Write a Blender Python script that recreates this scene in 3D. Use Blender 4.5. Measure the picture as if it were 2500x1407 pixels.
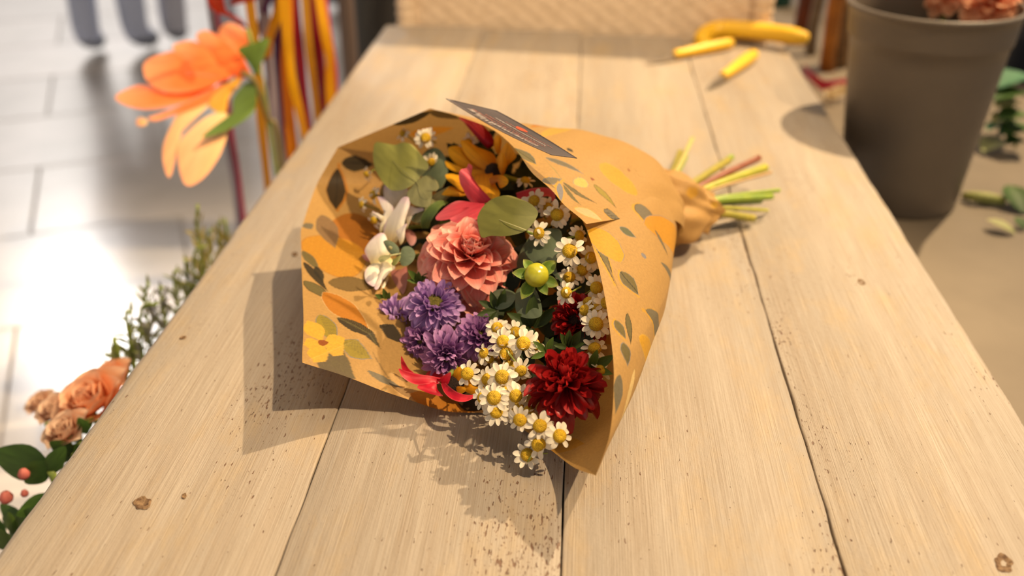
import bpy, bmesh, math, random
import numpy as np
from mathutils import Vector, Matrix, Euler

# ------------------------------------------------------------------ scene, camera, light
scene = bpy.context.scene
for ob in list(bpy.data.objects):
    bpy.data.objects.remove(ob)
COL = scene.collection
T = 0.85                       # height of the table top above the floor
H = 0.5                        # camera above the table top
FPX = 2431.0
PITCH = math.radians(28.7)
YAW = math.radians(4.09)

cam_d = bpy.data.cameras.new('camera')
cam_d.sensor_width = 36.0
cam_d.lens = 36.0 * FPX / 2500.0
cam_d.clip_start = 0.02
cam_d.dof.use_dof = True
cam_d.dof.focus_distance = 0.80
cam_d.dof.aperture_fstop = 3.0
cam = bpy.data.objects.new('camera', cam_d)
COL.objects.link(cam)
cam.location = (0, 0, T + H)
cam.rotation_euler = (math.pi / 2 - PITCH, 0, YAW)
scene.camera = cam

scene.view_settings.view_transform = 'Standard'
scene.view_settings.look = 'None'
scene.view_settings.gamma = 1.0
scene.view_settings.use_curve_mapping = False
scene.view_settings.exposure = 0.72
scene.cycles.use_denoising = True
scene.cycles.max_bounces = 8
scene.cycles.transparent_max_bounces = 8
scene.cycles.sample_clamp_indirect = 4.0

world = bpy.data.worlds.new('daylight')
scene.world = world
world.use_nodes = True
wn = world.node_tree.nodes
wn['Background'].inputs['Color'].default_value = (1.0, 0.93, 0.86, 1)
wn['Background'].inputs['Strength'].default_value = 0.31


def lamp(name, kind, loc, target, energy, color, **kw):
    d = bpy.data.lights.new(name, kind)
    d.energy = energy
    d.color = color
    for k, v in kw.items():
        setattr(d, k, v)
    o = bpy.data.objects.new(name, d)
    COL.objects.link(o)
    o.location = loc
    o.rotation_euler = (Vector(target) - Vector(loc)).to_track_quat('-Z', 'Y').to_euler()
    return o


# two warm ceiling spots of the stall, right of the table and behind it
lamp('ceiling_spot', 'SPOT', (1.79, -0.19, T + 3.43), (-0.22, 0.82, T), 440, (1.0, 0.75, 0.45),
     spot_size=math.radians(31), spot_blend=0.6, shadow_soft_size=0.03)
lamp('ceiling_spot', 'SPOT', (1.83, 2.80, T + 2.94), (0.12, 1.75, T), 590, (1.0, 0.75, 0.45),
     spot_size=math.radians(52), spot_blend=1.0, shadow_soft_size=0.03)
# a third, narrow spot on the far end of the table and the hamper
lamp('ceiling_spot', 'SPOT', (0.7, -0.7, T + 3.1), (-0.08, 2.03, T + 0.08), 330, (1.0, 0.77, 0.48),
     spot_size=math.radians(17), spot_blend=1.0, shadow_soft_size=0.06)
# added broad warm fill light overhead, lifting the shadows
lamp('overhead_fill', 'AREA', (0.1, 0.9, T + 4.2), (0.1, 0.9, T), 34, (1.0, 0.78, 0.52), shape='RECTANGLE', size=2.6, size_y=2.6)
# low sun far ahead on the left: it only reaches the floor beyond the added roof
lamp('sun', 'SUN', (-5.35, 10.9, 5.9), (-1.4, 2.7, 0), 2.2, (1.0, 0.96, 0.92), angle=math.radians(15))


# ------------------------------------------------------------------ picture point -> place in the world
def ray(u, v):
    x = (u - 1250) / FPX
    y = -(v - 703.5) / FPX
    d = (x, math.cos(PITCH) + y * math.sin(PITCH), -math.sin(PITCH) + y * math.cos(PITCH))
    c, s = math.cos(YAW), math.sin(YAW)
    return Vector((d[0] * c - d[1] * s, d[0] * s + d[1] * c, d[2]))


CAM = Vector((0, 0, T + H))


def P(u, v, z=0.0):            # point at height z above the table top
    r = ray(u, v)
    return CAM + r * ((z - H) / r.z)


def PY(u, v, y):               # point at distance y
    r = ray(u, v)
    return CAM + r * (y / r.y)


NB = Vector((-0.398, -0.395, 0.828)).normalized()    # the bouquet's face looks this way
CB = Vector((-0.089, 0.771, 0.090 + T))


def Q(u, v, off=0.0):          # point on the bouquet's face, off metres proud of it
    r = ray(u, v)
    t = ((CB - CAM).dot(NB) + off) / r.dot(NB)
    return CAM + r * t


def facing(p, fx=0.0, fy=0.0):  # a unit normal: towards the viewer's side, leaning right by fx and up by fy
    w = (CAM - p).normalized()
    right = Vector((math.cos(YAW), math.sin(YAW), 0))
    up = w.cross(right).normalized()
    return (w + right * fx + up * fy).normalized()


# ------------------------------------------------------------------ object helpers
def link(o):
    COL.objects.link(o)
    return o


def tag(o, label=None, cat=None, group=None, kind=None):
    if label: o['label'] = label
    if cat: o['category'] = cat
    if group: o['group'] = group
    if kind: o['kind'] = kind
    return o


def thing(name, label, cat, loc, group=None, mat=None):
    o = bpy.data.objects.new(name, None)
    o.empty_display_size = 0.02
    link(o)
    if mat is not None:
        o.matrix_world = mat
    else:
        o.location = loc
    return tag(o, label, cat, group)


def mesh(name, verts, faces, uvs=None, smooth=True):
    m = bpy.data.meshes.new(name)
    m.from_pydata([tuple(v) for v in verts], [], faces)
    if uvs is not None:
        l = m.uv_layers.new(name='UVMap')
        li = np.empty(len(m.loops), dtype=np.int32)
        m.loops.foreach_get('vertex_index', li)
        l.data.foreach_set('uv', np.asarray(uvs, dtype=np.float32)[li].ravel())
    if smooth:
        m.polygons.foreach_set('use_smooth', [True] * len(m.polygons))
    m.update()
    return m


def put(name, me, mat, parent=None, loc=None, mtx=None, world=False):
    """link mesh data as an object; world=True: the verts are in world space and the parent is not turned"""
    o = bpy.data.objects.new(name, me)
    if mat is not None and not me.materials:
        me.materials.append(mat)
    link(o)
    if parent is not None:
        o.parent = parent
        if world:
            p = parent
            off = Vector((0, 0, 0))
            while p is not None:
                off += p.location
                p = p.parent
            o.location = -off
    if loc is not None: o.location = loc
    if mtx is not None: o.matrix_local = mtx
    return o


def whole(name, verts, faces, mat, label, cat, group=None, uvs=None, smooth=True, origin=None):
    """a thing that is one mesh; verts in world space, origin at its base"""
    vs = np.array([tuple(v) for v in verts])
    if origin is None:
        origin = Vector((vs[:, 0].mean(), vs[:, 1].mean(), vs[:, 2].min()))
    vs = vs - np.array(origin)
    o = put(name, mesh(name, vs, faces, uvs, smooth), mat, loc=origin)
    return tag(o, label, cat, group)


def grid_faces(nu, nv, closed=False, base=0):
    f = []
    for j in range(nv - 1):
        for i in range(nu - (0 if closed else 1)):
            i2 = (i + 1) % nu
            f.append((base + j * nu + i, base + j * nu + i2, base + (j + 1) * nu + i2, base + (j + 1) * nu + i))
    return f


def tube(pts, rads, n=8, cap=True):
    """verts, faces, uvs of a tube along pts"""
    pts = [Vector(p) for p in pts]
    if not hasattr(rads, '__len__'): rads = [rads] * len(pts)
    vs, uv = [], []
    ref = Vector((0.13, 0.31, 0.94))
    for k, p in enumerate(pts):
        t = (pts[min(k + 1, len(pts) - 1)] - pts[max(k - 1, 0)]).normalized()
        a = t.cross(ref)
        if a.length < 1e-3: a = t.cross(Vector((1, 0, 0)))
        a.normalize()
        b = t.cross(a)
        for i in range(n):
            ang = 2 * math.pi * i / n
            vs.append(p + (a * math.cos(ang) + b * math.sin(ang)) * rads[k])
            uv.append((i / n, k / max(1, len(pts) - 1)))
    f = grid_faces(n, len(pts), True)
    if cap:
        f.append(tuple(range(n))[::-1])
        f.append(tuple(range((len(pts) - 1) * n, len(pts) * n)))
    return vs, f, uv


def lathe(prof, n=48):
    vs, uv = [], []
    for k, (r, z) in enumerate(prof):
        for i in range(n):
            a = 2 * math.pi * i / n
            vs.append(Vector((r * math.cos(a), r * math.sin(a), z)))
            uv.append((i / n, k / (len(prof) - 1)))
    return vs, grid_faces(n, len(prof), True), uv


def box(x0, x1, y0, y1, z0, z1):
    vs = [(x, y, z) for z in (z0, z1) for y in (y0, y1) for x in (x0, x1)]
    fs = [(0, 2, 3, 1), (4, 5, 7, 6), (0, 1, 5, 4), (2, 6, 7, 3), (0, 4, 6, 2), (1, 3, 7, 5)]
    return vs, fs


def join(*parts):
    V, F, U = [], [], []
    for p in parts:
        b = len(V)
        V += [tuple(v) for v in p[0]]
        F += [tuple(i + b for i in f) for f in p[1]]
        U += list(p[2]) if len(p) > 2 and p[2] is not None else [(0.5, 0.5)] * len(p[0])
    return V, F, U


def spline(pts, n, closed=False):
    """Catmull-Rom through 2-D or 3-D points, n samples"""
    pts = [np.array(p, dtype=float) for p in pts]
    m = len(pts)
    out = []
    seg = m if closed else m - 1
    for k in range(n):
        t = k / n * seg if closed else k / (n - 1) * seg
        i = min(int(t), seg - 1)
        f = t - i
        if closed:
            p0, p1, p2, p3 = pts[(i - 1) % m], pts[i % m], pts[(i + 1) % m], pts[(i + 2) % m]
        else:
            p0, p1, p2, p3 = pts[max(i - 1, 0)], pts[i], pts[i + 1], pts[min(i + 2, m - 1)]
        out.append(0.5 * ((2 * p1) + (p2 - p0) * f + (2 * p0 - 5 * p1 + 4 * p2 - p3) * f * f
                          + (3 * p1 - p0 - 3 * p2 + p3) * f ** 3))
    return out


# ------------------------------------------------------------------ materials
def new_mat(name):
    m = bpy.data.materials.new(name)
    m.use_nodes = True
    nt = m.node_tree
    nt.nodes.clear()
    out = nt.nodes.new('ShaderNodeOutputMaterial')
    return m, nt, out


def N(nt, kind, **kw):
    n = nt.nodes.new(kind)
    for k, v in kw.items():
        if k in n.inputs: n.inputs[k].default_value = v
        else: setattr(n, k, v)
    return n


def c4(c): return (c[0], c[1], c[2], 1.0)


def srgb(r, g, b):
    f = lambda x: (x / 255 / 12.92) if x / 255 <= 0.04045 else ((x / 255 + 0.055) / 1.055) ** 2.4
    return (f(r), f(g), f(b))


def plain(name, col, rough=0.5, spec=0.4, noise=0.0, scale=40.0, bump=0.0, metal=0.0, transl=0.0, rnd=0.0, col2=None, coat=0.0):
    """colour with noise mottling between col and col2, optional bump, optional translucency"""
    m, nt, out = new_mat(name)
    b = N(nt, 'ShaderNodeBsdfPrincipled', Roughness=rough, Metallic=metal)
    b.inputs['Specular IOR Level'].default_value = spec
    if coat: b.inputs['Coat Weight'].default_value = coat
    tc = N(nt, 'ShaderNodeTexCoord')
    ns = N(nt, 'ShaderNodeTexNoise', Scale=scale, Detail=4.0)
    nt.links.new(tc.outputs['Object'], ns.inputs['Vector'])
    mx = N(nt, 'ShaderNodeMix', data_type='RGBA')
    mx.inputs[6].default_value = c4(col)
    c2 = col2 if col2 is not None else tuple(max(0, c * (1 - noise)) for c in col)
    mx.inputs[7].default_value = c4(c2)
    mr = N(nt, 'ShaderNodeMapRange')
    mr.inputs[1].default_value = 0.35; mr.inputs[2].default_value = 0.65
    nt.links.new(ns.outputs[0], mr.inputs[0])
    nt.links.new(mr.outputs[0], mx.inputs[0])
    colsock = mx.outputs[2]
    if rnd:
        oi = N(nt, 'ShaderNodeObjectInfo')
        rr = N(nt, 'ShaderNodeMapRange')
        rr.inputs[3].default_value = 1 - rnd; rr.inputs[4].default_value = 1 + rnd
        nt.links.new(oi.outputs['Random'], rr.inputs[0])
        hs = N(nt, 'ShaderNodeHueSaturation')
        nt.links.new(rr.outputs[0], hs.inputs['Value'])
        nt.links.new(colsock, hs.inputs['Color'])
        colsock = hs.outputs[0]
    nt.links.new(colsock, b.inputs['Base Color'])
    if bump:
        bp = N(nt, 'ShaderNodeBump', Strength=bump, Distance=0.002)
        nt.links.new(ns.outputs[0], bp.inputs['Height'])
        nt.links.new(bp.outputs[0], b.inputs['Normal'])
    last = b.outputs[0]
    if transl:
        tr = N(nt, 'ShaderNodeBsdfTranslucent')
        nt.links.new(colsock, tr.inputs['Color'])
        ms = N(nt, 'ShaderNodeMixShader', Fac=transl)
        nt.links.new(last, ms.inputs[1]); nt.links.new(tr.outputs[0], ms.inputs[2])
        last = ms.outputs[0]
    nt.links.new(last, out.inputs[0])
    return m


def petal_mat(name, stops, edge=None, edge_w=0.35, rough=0.55, transl=0.3, rnd=0.08, vein=0.15, vein_scale=30, spec=0.25):
    """colour runs along the petal (uv v), may change at its edge (uv u), fine lengthwise veins, each petal a little different"""
    m, nt, out = new_mat(name)
    L = nt.links.new
    uv = N(nt, 'ShaderNodeUVMap')
    sx = N(nt, 'ShaderNodeSeparateXYZ')
    L(uv.outputs[0], sx.inputs[0])
    cr = N(nt, 'ShaderNodeValToRGB')
    el = cr.color_ramp.elements
    el[0].position = stops[0][0]; el[0].color = c4(stops[0][1])
    el[1].position = stops[-1][0]; el[1].color = c4(stops[-1][1])
    for p, c in stops[1:-1]:
        e = el.new(p); e.color = c4(c)
    L(sx.outputs['Y'], cr.inputs[0])
    col = cr.outputs[0]
    if edge is not None:
        ab = N(nt, 'ShaderNodeMath', operation='SUBTRACT'); ab.inputs[1].default_value = 0.5
        L(sx.outputs['X'], ab.inputs[0])
        a2 = N(nt, 'ShaderNodeMath', operation='ABSOLUTE'); L(ab.outputs[0], a2.inputs[0])
        mr = N(nt, 'ShaderNodeMapRange'); mr.inputs[1].default_value = edge_w; mr.inputs[2].default_value = 0.5
        L(a2.outputs[0], mr.inputs[0])
        mx = N(nt, 'ShaderNodeMix', data_type='RGBA'); mx.inputs[7].default_value = c4(edge)
        L(mr.outputs[0], mx.inputs[0]); L(col, mx.inputs[6])
        col = mx.outputs[2]
    wv = N(nt, 'ShaderNodeTexNoise', Scale=1.0, Detail=3.0)
    mp = N(nt, 'ShaderNodeMapping'); mp.inputs['Scale'].default_value = (vein_scale, 2.0, 1.0)
    L(uv.outputs[0], mp.inputs[0]); L(mp.outputs[0], wv.inputs['Vector'])
    oi = N(nt, 'ShaderNodeObjectInfo')
    ra = N(nt, 'ShaderNodeMapRange'); ra.inputs[3].default_value = 1 - rnd; ra.inputs[4].default_value = 1 + rnd
    L(oi.outputs['Random'], ra.inputs[0])
    rv = N(nt, 'ShaderNodeMapRange'); rv.inputs[1].default_value = 0.3; rv.inputs[2].default_value = 0.7
    rv.inputs[3].default_value = 1 - vein; rv.inputs[4].default_value = 1 + vein
    L(wv.outputs[0], rv.inputs[0])
    mu = N(nt, 'ShaderNodeMath', operation='MULTIPLY'); L(ra.outputs[0], mu.inputs[0]); L(rv.outputs[0], mu.inputs[1])
    hs = N(nt, 'ShaderNodeHueSaturation'); L(mu.outputs[0], hs.inputs['Value']); L(col, hs.inputs['Color'])
    b = N(nt, 'ShaderNodeBsdfPrincipled', Roughness=rough); b.inputs['Specular IOR Level'].default_value = spec
    L(hs.outputs[0], b.inputs['Base Color'])
    bp = N(nt, 'ShaderNodeBump', Strength=0.25, Distance=0.0006)
    L(wv.outputs[0], bp.inputs['Height']); L(bp.outputs[0], b.inputs['Normal'])
    tr = N(nt, 'ShaderNodeBsdfTranslucent'); L(hs.outputs[0], tr.inputs['Color'])
    ms = N(nt, 'ShaderNodeMixShader', Fac=transl)
    L(b.outputs[0], ms.inputs[1]); L(tr.outputs[0], ms.inputs[2]); L(ms.outputs[0], out.inputs[0])
    return m


def wood_mat():
    m, nt, out = new_mat('whitewashed_wood')
    L = nt.links.new
    tc = N(nt, 'ShaderNodeTexCoord')
    oi = N(nt, 'ShaderNodeObjectInfo')
    ad = N(nt, 'ShaderNodeVectorMath', operation='ADD')
    sc = N(nt, 'ShaderNodeVectorMath', operation='SCALE'); sc.inputs['Scale'].default_value = 13.0
    cb = N(nt, 'ShaderNodeCombineXYZ'); L(oi.outputs['Random'], cb.inputs[0]); L(oi.outputs['Random'], cb.inputs[1])
    L(cb.outputs[0], sc.inputs[0]); L(tc.outputs['Object'], ad.inputs[0]); L(sc.outputs[0], ad.inputs[1])

    def noise(scale, detail=4.0, rough=0.55, dist=0.0):
        mp = N(nt, 'ShaderNodeMapping'); mp.inputs['Scale'].default_value = scale
        L(ad.outputs[0], mp.inputs[0])
        n = N(nt, 'ShaderNodeTexNoise', Scale=1.0, Detail=detail, Roughness=rough, Distortion=dist)
        L(mp.outputs[0], n.inputs['Vector'])
        return n.outputs[0]

    def rng(sock, a, b, c=0.0, d=1.0):
        r = N(nt, 'ShaderNodeMapRange'); L(sock, r.inputs[0])
        for i, v in enumerate((a, b, c, d)): r.inputs[i + 1].default_value = v
        return r.outputs[0]

    def math2(op, a, b):
        n = N(nt, 'ShaderNodeMath', operation=op)
        for i, s in enumerate((a, b)):
            if isinstance(s, (int, float)): n.inputs[i].default_value = s
            else: L(s, n.inputs[i])
        return n.outputs[0]

    def mix(f, a, b):
        n = N(nt, 'ShaderNodeMix', data_type='RGBA')
        if isinstance(f, (int, float)): n.inputs[0].default_value = f
        else: L(f, n.inputs[0])
        for i, s in ((6, a), (7, b)):
            if isinstance(s, tuple): n.inputs[i].default_value = c4(s)
            else: L(s, n.inputs[i])
        return n.outputs[2]

    broad = rng(noise((14, 1.1, 8), 4, 0.6, 0.6), 0.32, 0.68)
    col = mix(broad, (0.315, 0.272, 0.228), (0.425, 0.36, 0.292))
    streak = rng(noise((70, 2.2, 30), 4, 0.6, 0.4), 0.45, 0.78)
    col = mix(math2('MULTIPLY', streak, 0.55), col, (0.285, 0.213, 0.15))
    warm = rng(noise((20, 7, 16), 5, 0.7), 0.50, 0.72)
    col = mix(math2('MULTIPLY', warm, 0.6), col, (0.44, 0.31, 0.155))
    fine = noise((950, 9, 300), 3, 0.6)
    col = mix(rng(fine, 0.30, 0.62, 0.62, 0.0), col, (0.24, 0.183, 0.126))
    # worn-through specks, gathered in patches
    patch = rng(noise((7, 2.6, 6), 3, 0.5), 0.49, 0.67)
    spk = noise((380, 105, 300), 2, 0.5)
    s1 = rng(math2('ADD', spk, math2('MULTIPLY', patch, 0.12)), 0.728, 0.755)
    col = mix(math2('MULTIPLY', s1, 0.85), col, (0.13, 0.055, 0.025))
    spk2 = noise((620, 240, 400), 2, 0.5)
    s2 = rng(math2('ADD', spk2, math2('MULTIPLY', patch, 0.11)), 0.735, 0.765)
    col = mix(math2('MULTIPLY', s2, 0.8), col, (0.15, 0.08, 0.045))
    b = N(nt, 'ShaderNodeBsdfPrincipled', Roughness=0.52); b.inputs['Specular IOR Level'].default_value = 0.5
    L(col, b.inputs['Base Color'])
    hgt = math2('ADD', math2('MULTIPLY', fine, 0.5), math2('SUBTRACT', math2('MULTIPLY', noise((120, 60, 100), 4, 0.6), 0.8), math2('MULTIPLY', s1, 1.0)))
    bp = N(nt, 'ShaderNodeBump', Strength=0.8, Distance=0.0013)
    L(hgt, bp.inputs['Height']); L(bp.outputs[0], b.inputs['Normal'])
    L(b.outputs[0], out.inputs[0])
    return m
# ------------------------------------------------------------------ the setting: floor of slabs, added unseen roof
rnd = random.Random(5)
M_slab = plain('paving_slab', (0.60, 0.55, 0.52), rough=0.21, spec=0.35, col2=(0.53, 0.49, 0.46), scale=5, rnd=0.12, bump=0.1)
M_joint = plain('joint_sand', (0.55, 0.50, 0.46), rough=0.9, scale=60, col2=(0.48, 0.44, 0.41), bump=0.4)
v, f = box(-9, 7, -3, 16, -0.12, -0.012)
floor = put('floor', mesh('floor', v, f, smooth=False), M_joint)
tag(floor, kind='structure')
def slab_mesh(w, d):
    bv = 0.004
    vs = []
    for (ins, z) in ((0, -0.012), (0, -bv), (bv, 0.0)):
        vs += [(-w / 2 + ins, -d / 2 + ins, z), (w / 2 - ins, -d / 2 + ins, z), (w / 2 - ins, d / 2 - ins, z), (-w / 2 + ins, d / 2 - ins, z)]
    fs = grid_faces(4, 3, True) + [(8, 9, 10, 11)]
    return mesh('slab', vs, fs, smooth=False)
SW, SD = 0.9, 0.6
sm = slab_mesh(SW - 0.004, SD - 0.004)
ang = math.radians(24)
for i in range(-7, 7):
    for j in range(-2, 24):
        gx = (i + (0.5 if j % 2 else 0)) * SW
        gy = j * SD - 2.0
        x = gx * math.cos(ang) - gy * math.sin(ang) + 1.2
        y = gx * math.sin(ang) + gy * math.cos(ang) + 0.6
        if -6.5 < x < 4.5 and 0.4 < y < 12.5:
            o = put('slab', sm, M_slab, floor, loc=(x, y, 0.0005 * rnd.random()))
            o.rotation_euler = (0, 0, ang)
M_roof = plain('unseen_roof_board', (0.35, 0.33, 0.31), rough=0.8, scale=3)
v, f = box(-12, 6, -5, 9.2, 5.35, 5.45)
tag(put('unseen_roof', mesh('unseen_roof', v, f, smooth=False), M_roof), kind='structure')  # unseen slab, added and sized to keep the sun off the table

# ------------------------------------------------------------------ the plank table
M_wood = wood_mat()
table = thing('plank_table', 'long table of pale whitewashed planks under the wrapped bouquet', 'table', (0, 1.0, 0))
edges = [(-0.402, 0.010), (-0.198, 0.0016), (-0.003, 0.0016), (0.192, 0.0016), (0.381, 0.006)]
YN, NSEG = 0.25, 170
yfar = [1.995, 1.972, 1.946, 1.921]
rnd = random.Random(11)
def wander(seed, amp, n):
    r = random.Random(seed)
    a = [(r.uniform(1, 40), r.uniform(0, 6.3)) for _ in range(7)]
    return [amp * sum(math.sin(fr * k / n * 6.28 + ph) / (1 + 0.06 * fr) for fr, ph in a) / 3 for k in range(n)]
planks = []
for k in range(4):
    xl, bl = edges[k]; xr, br = edges[k + 1]
    wl = wander(20 + k, 0.0007 if k else 0.0012, NSEG)
    wr = wander(20 + k + 1, 0.0007 if k < 3 else 0.0010, NSEG)
    gl = [(0.0 if k == 0 else max(0.0001, 0.00055 + w)) for w in wander(40 + k, (0, 0.0006, 0.0004, 0.0011)[k], NSEG)]
    gr = [(0.0 if k == 3 else max(0.0001, 0.00055 + w)) for w in wander(60 + k, (0.0006, 0.0004, 0.0011, 0)[k], NSEG)]
    vs, fs = [], []
    lift = (0.0, 0.0004, 0.0, 0.0003)[k]
    for j in range(NSEG):
        y = YN + (yfar[k] - YN) * j / (NSEG - 1)
        a = xl + wl[j] + gl[j]; b_ = xr + wr[j] - gr[j]
        prof = [(a, -0.045), (a, -bl)]
        for q in (30, 60, 90):
            s = math.radians(q)
            prof.append((a + bl * (1 - math.cos(s)), -bl + bl * math.sin(s)))
        prof += [((a + b_) / 2, 0.0)]
        for q in (90, 60, 30):
            s = math.radians(q)
            prof.append((b_ - br * (1 - math.cos(s)), -br + br * math.sin(s)))
        prof += [(b_, -br), (b_, -0.045)]
        npf = len(prof)
        vs += [(x, y, T + z + lift) for x, z in prof]
    fs = grid_faces(npf, NSEG, True)
    fs += [tuple(range(npf)), tuple(range((NSEG - 1) * npf, NSEG * npf))[::-1]]
    planks.append(put('plank', mesh('plank', vs, fs), M_wood, table, world=True))
M_dark = plain('under_board', (0.17, 0.10, 0.055), rough=0.9, scale=30, noise=0.4)
v, f = box(-0.385, 0.365, 0.27, 1.92, T - 0.075, T - 0.03)
put('under_board', mesh('under_board', v, f, smooth=False), M_dark, table, world=True)
for (lx, ly) in ((-0.33, 0.33), (0.31, 0.33), (-0.33, 1.85), (0.31, 1.85)):
    v, f = box(lx - 0.035, lx + 0.035, ly - 0.035, ly + 0.035, 0, T - 0.07)
    put('leg', mesh('leg', v, f, smooth=False), M_wood, table, world=True)
# plugged screw holes and knots in the planks
M_knot = plain('knot_wood', (0.10, 0.052, 0.025), rough=0.8, col2=(0.27, 0.17, 0.09), scale=330, bump=0.8)
for (u, w, r, pk) in ((348, 1230, 0.0052, 0), (2450, 1377, 0.0056, 3), (2103, 690, 0.0036, 3), (447, 826, 0.0022, 0), (720, 622, 0.003, 0), (450, 1213, 0.0018, 0)):
    c = P(u, w)
    rr = random.Random(int(u))
    vs = [c + Vector((0, 0, 0.0002))]
    n = 18
    for q, (k2, z) in enumerate(((0.75, -0.0000), (1.0, 0.0009), (1.2, 0.0002))):
        for i in range(n):
            a = 2 * math.pi * i / n
            e = 1 + 0.22 * math.sin(2 * a + u) + 0.12 * math.sin(5 * a + w)
            vs.append(c + Vector((r * k2 * e * math.cos(a), 1.25 * r * k2 * e * math.sin(a), z + 0.0004)))
    fs = [(0, 1 + (i + 1) % n, 1 + i) for i in range(n)] + grid_faces(n, 3, True, 1)
    put('knot_plug', mesh('knot_plug', vs, fs), M_knot, planks[pk], world=True)

# ------------------------------------------------------------------ paper wrap
RIM = [(1400, 500, .140), (1432, 556, .140), (1470, 700, .125), (1495, 850, .106), (1500, 930, .094), (1490, 1060, .070),
       (1455, 1162, .050), (1400, 1140, .028), (1340, 1095, .012), (1270, 1045, .004), (1200, 1012, .003), (1090, 1004, .006),
       (980, 970, .020), (870, 930, .036), (740, 885, .061), (738, 730, .066), (735, 565, .072), (775, 450, .085),
       (825, 360, .118), (930, 315, .145), (1050, 265, .176), (1120, 285, .182), (1190, 310, .184), (1240, 345, .182),
       (1300, 420, .172), (1370, 490, .157), (1430, 548, .150)]
CORNERS = {6, 14, 16, 18, 20, 26}
rim3 = [np.array(P(*q)) for q in RIM]
NT, NS = 1280, 420
# resample the rim, sharp at the corners of the sheet
seglen = [np.linalg.norm(rim3[i + 1] - rim3[i]) for i in range(len(rim3) - 1)]
cum = np.concatenate([[0], np.cumsum(seglen)])
tt = np.linspace(0, cum[-1], NT)
idx = np.clip(np.searchsorted(cum, tt, side='right') - 1, 0, len(rim3) - 2)
fr = (tt - cum[idx]) / np.array(seglen)[idx]
tan = []
for i in range(len(rim3)):
    a, b = rim3[max(i - 1, 0)], rim3[min(i + 1, len(rim3) - 1)]
    tan.append((b - a) / max(1e-6, (cum[min(i + 1, len(cum) - 1)] - cum[max(i - 1, 0)])))
R = np.zeros((NT, 3))
for k in range(NT):
    i, q = idx[k], fr[k]
    p0, p1, sl = rim3[i], rim3[i + 1], seglen[i]
    m0 = (p1 - p0) / sl if i in CORNERS else tan[i]
    m1 = (p1 - p0) / sl if (i + 1) in CORNERS else tan[i + 1]
    h00, h10, h01, h11 = 2*q**3 - 3*q**2 + 1, q**3 - 2*q**2 + q, -2*q**3 + 3*q**2, q**3 - q**2
    R[k] = h00 * p0 + h10 * sl * m0 + h01 * p1 + h11 * sl * m1
rim_idx = idx + fr
NECK = np.array(P(1578, 515, 0.042))
RC = np.array((-0.089, 0.771, 0.085 + T))
ax = (RC - NECK); axl = np.linalg.norm(ax); ax /= axl
e1 = np.cross(ax, [0, 0, 1]); e1 /= np.linalg.norm(e1)
e2 = np.cross(e1, ax)
rel = R - RC
angs = np.unwrap(np.arctan2(rel @ e2, rel @ e1))
RN = 0.027
sgn = np.sign(angs[-1] - angs[0])
angs = angs + sgn * np.radians(62) * np.clip((rim_idx - 20) / 6, 0, 1) ** 1.5
NK = NECK + RN * (np.cos(angs)[:, None] * e1 + np.sin(angs)[:, None] * e2 * 1.05)
S = np.linspace(0, 1, NS)
S = S ** 0.85
PT = np.zeros((NT, NS, 3))
b_t = np.interp(rim_idx, [0, 1, 2.5, 4.5, 6, 8, 10, 12, 14, 16, 18, 20, 22, 24, 26],
                [.030, .031, .032, .028, .014, .014, .010, .018, .010, .012, .022, .030, .034, .036, .034])
sh = (S ** 0.62) * (1 - S) ** 1.15
sh /= sh.max()
sh2 = (S ** 0.95) * (1 - S) ** 0.85
sh2 /= sh2.max()
w2 = np.clip(1 - np.abs(rim_idx - 3.4) / 3.4, 0, 1)[:, None] ** 0.6
shm = sh[None, :] * (1 - w2) + sh2[None, :] * w2
wr_rng = np.random.RandomState(3)
base = NK[:, None, :] * (1 - S)[None, :, None] + R[:, None, :] * S[None, :, None]
axp = NECK[None, :] * (1 - S)[:, None] + RC[None, :] * S[:, None]
outv = base - axp[None]
outv /= np.linalg.norm(outv, axis=2, keepdims=True) + 1e-9
bul = b_t[:, None] * shm
# pleats running out of the neck and soft creases
ta = angs[:, None]
pleat = (np.sin(ta * 9 + 0.7) * 0.5 + np.sin(ta * 17 + 2.1) * 0.3 + np.sin(ta * 5 + 4) * 0.6) * 0.0035 * np.exp(-S / 0.22)[None, :] * (S / 0.05).clip(0, 1)[None, :]
soft = 0.0012 * np.sin(ta * 3.3 + S[None, :] * 7 + 1.3) * np.sin(S[None, :] * 11 + ta * 2.2) * (1 - S[None, :] ** 6)
soft += 0.0008 * np.sin(ta * 8.1 - S[None, :] * 15) * np.sin(S[None, :] * 5 + ta)
bul = bul + pleat + soft * (S[None, :] > 0.02)
bul = bul + 0.004 * np.clip((rim_idx - 21) / 4, 0, 1)[:, None] * np.sin(np.pi * S ** 0.5)[None, :]
PT = base + outv * bul[:, :, None]
zt = PT[:, :, 2] - T
lowc = 0.0022
PT[:, :, 2] = T + np.where(zt < lowc, lowc + 0.0004 * np.sin(zt * 300), zt)

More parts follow.
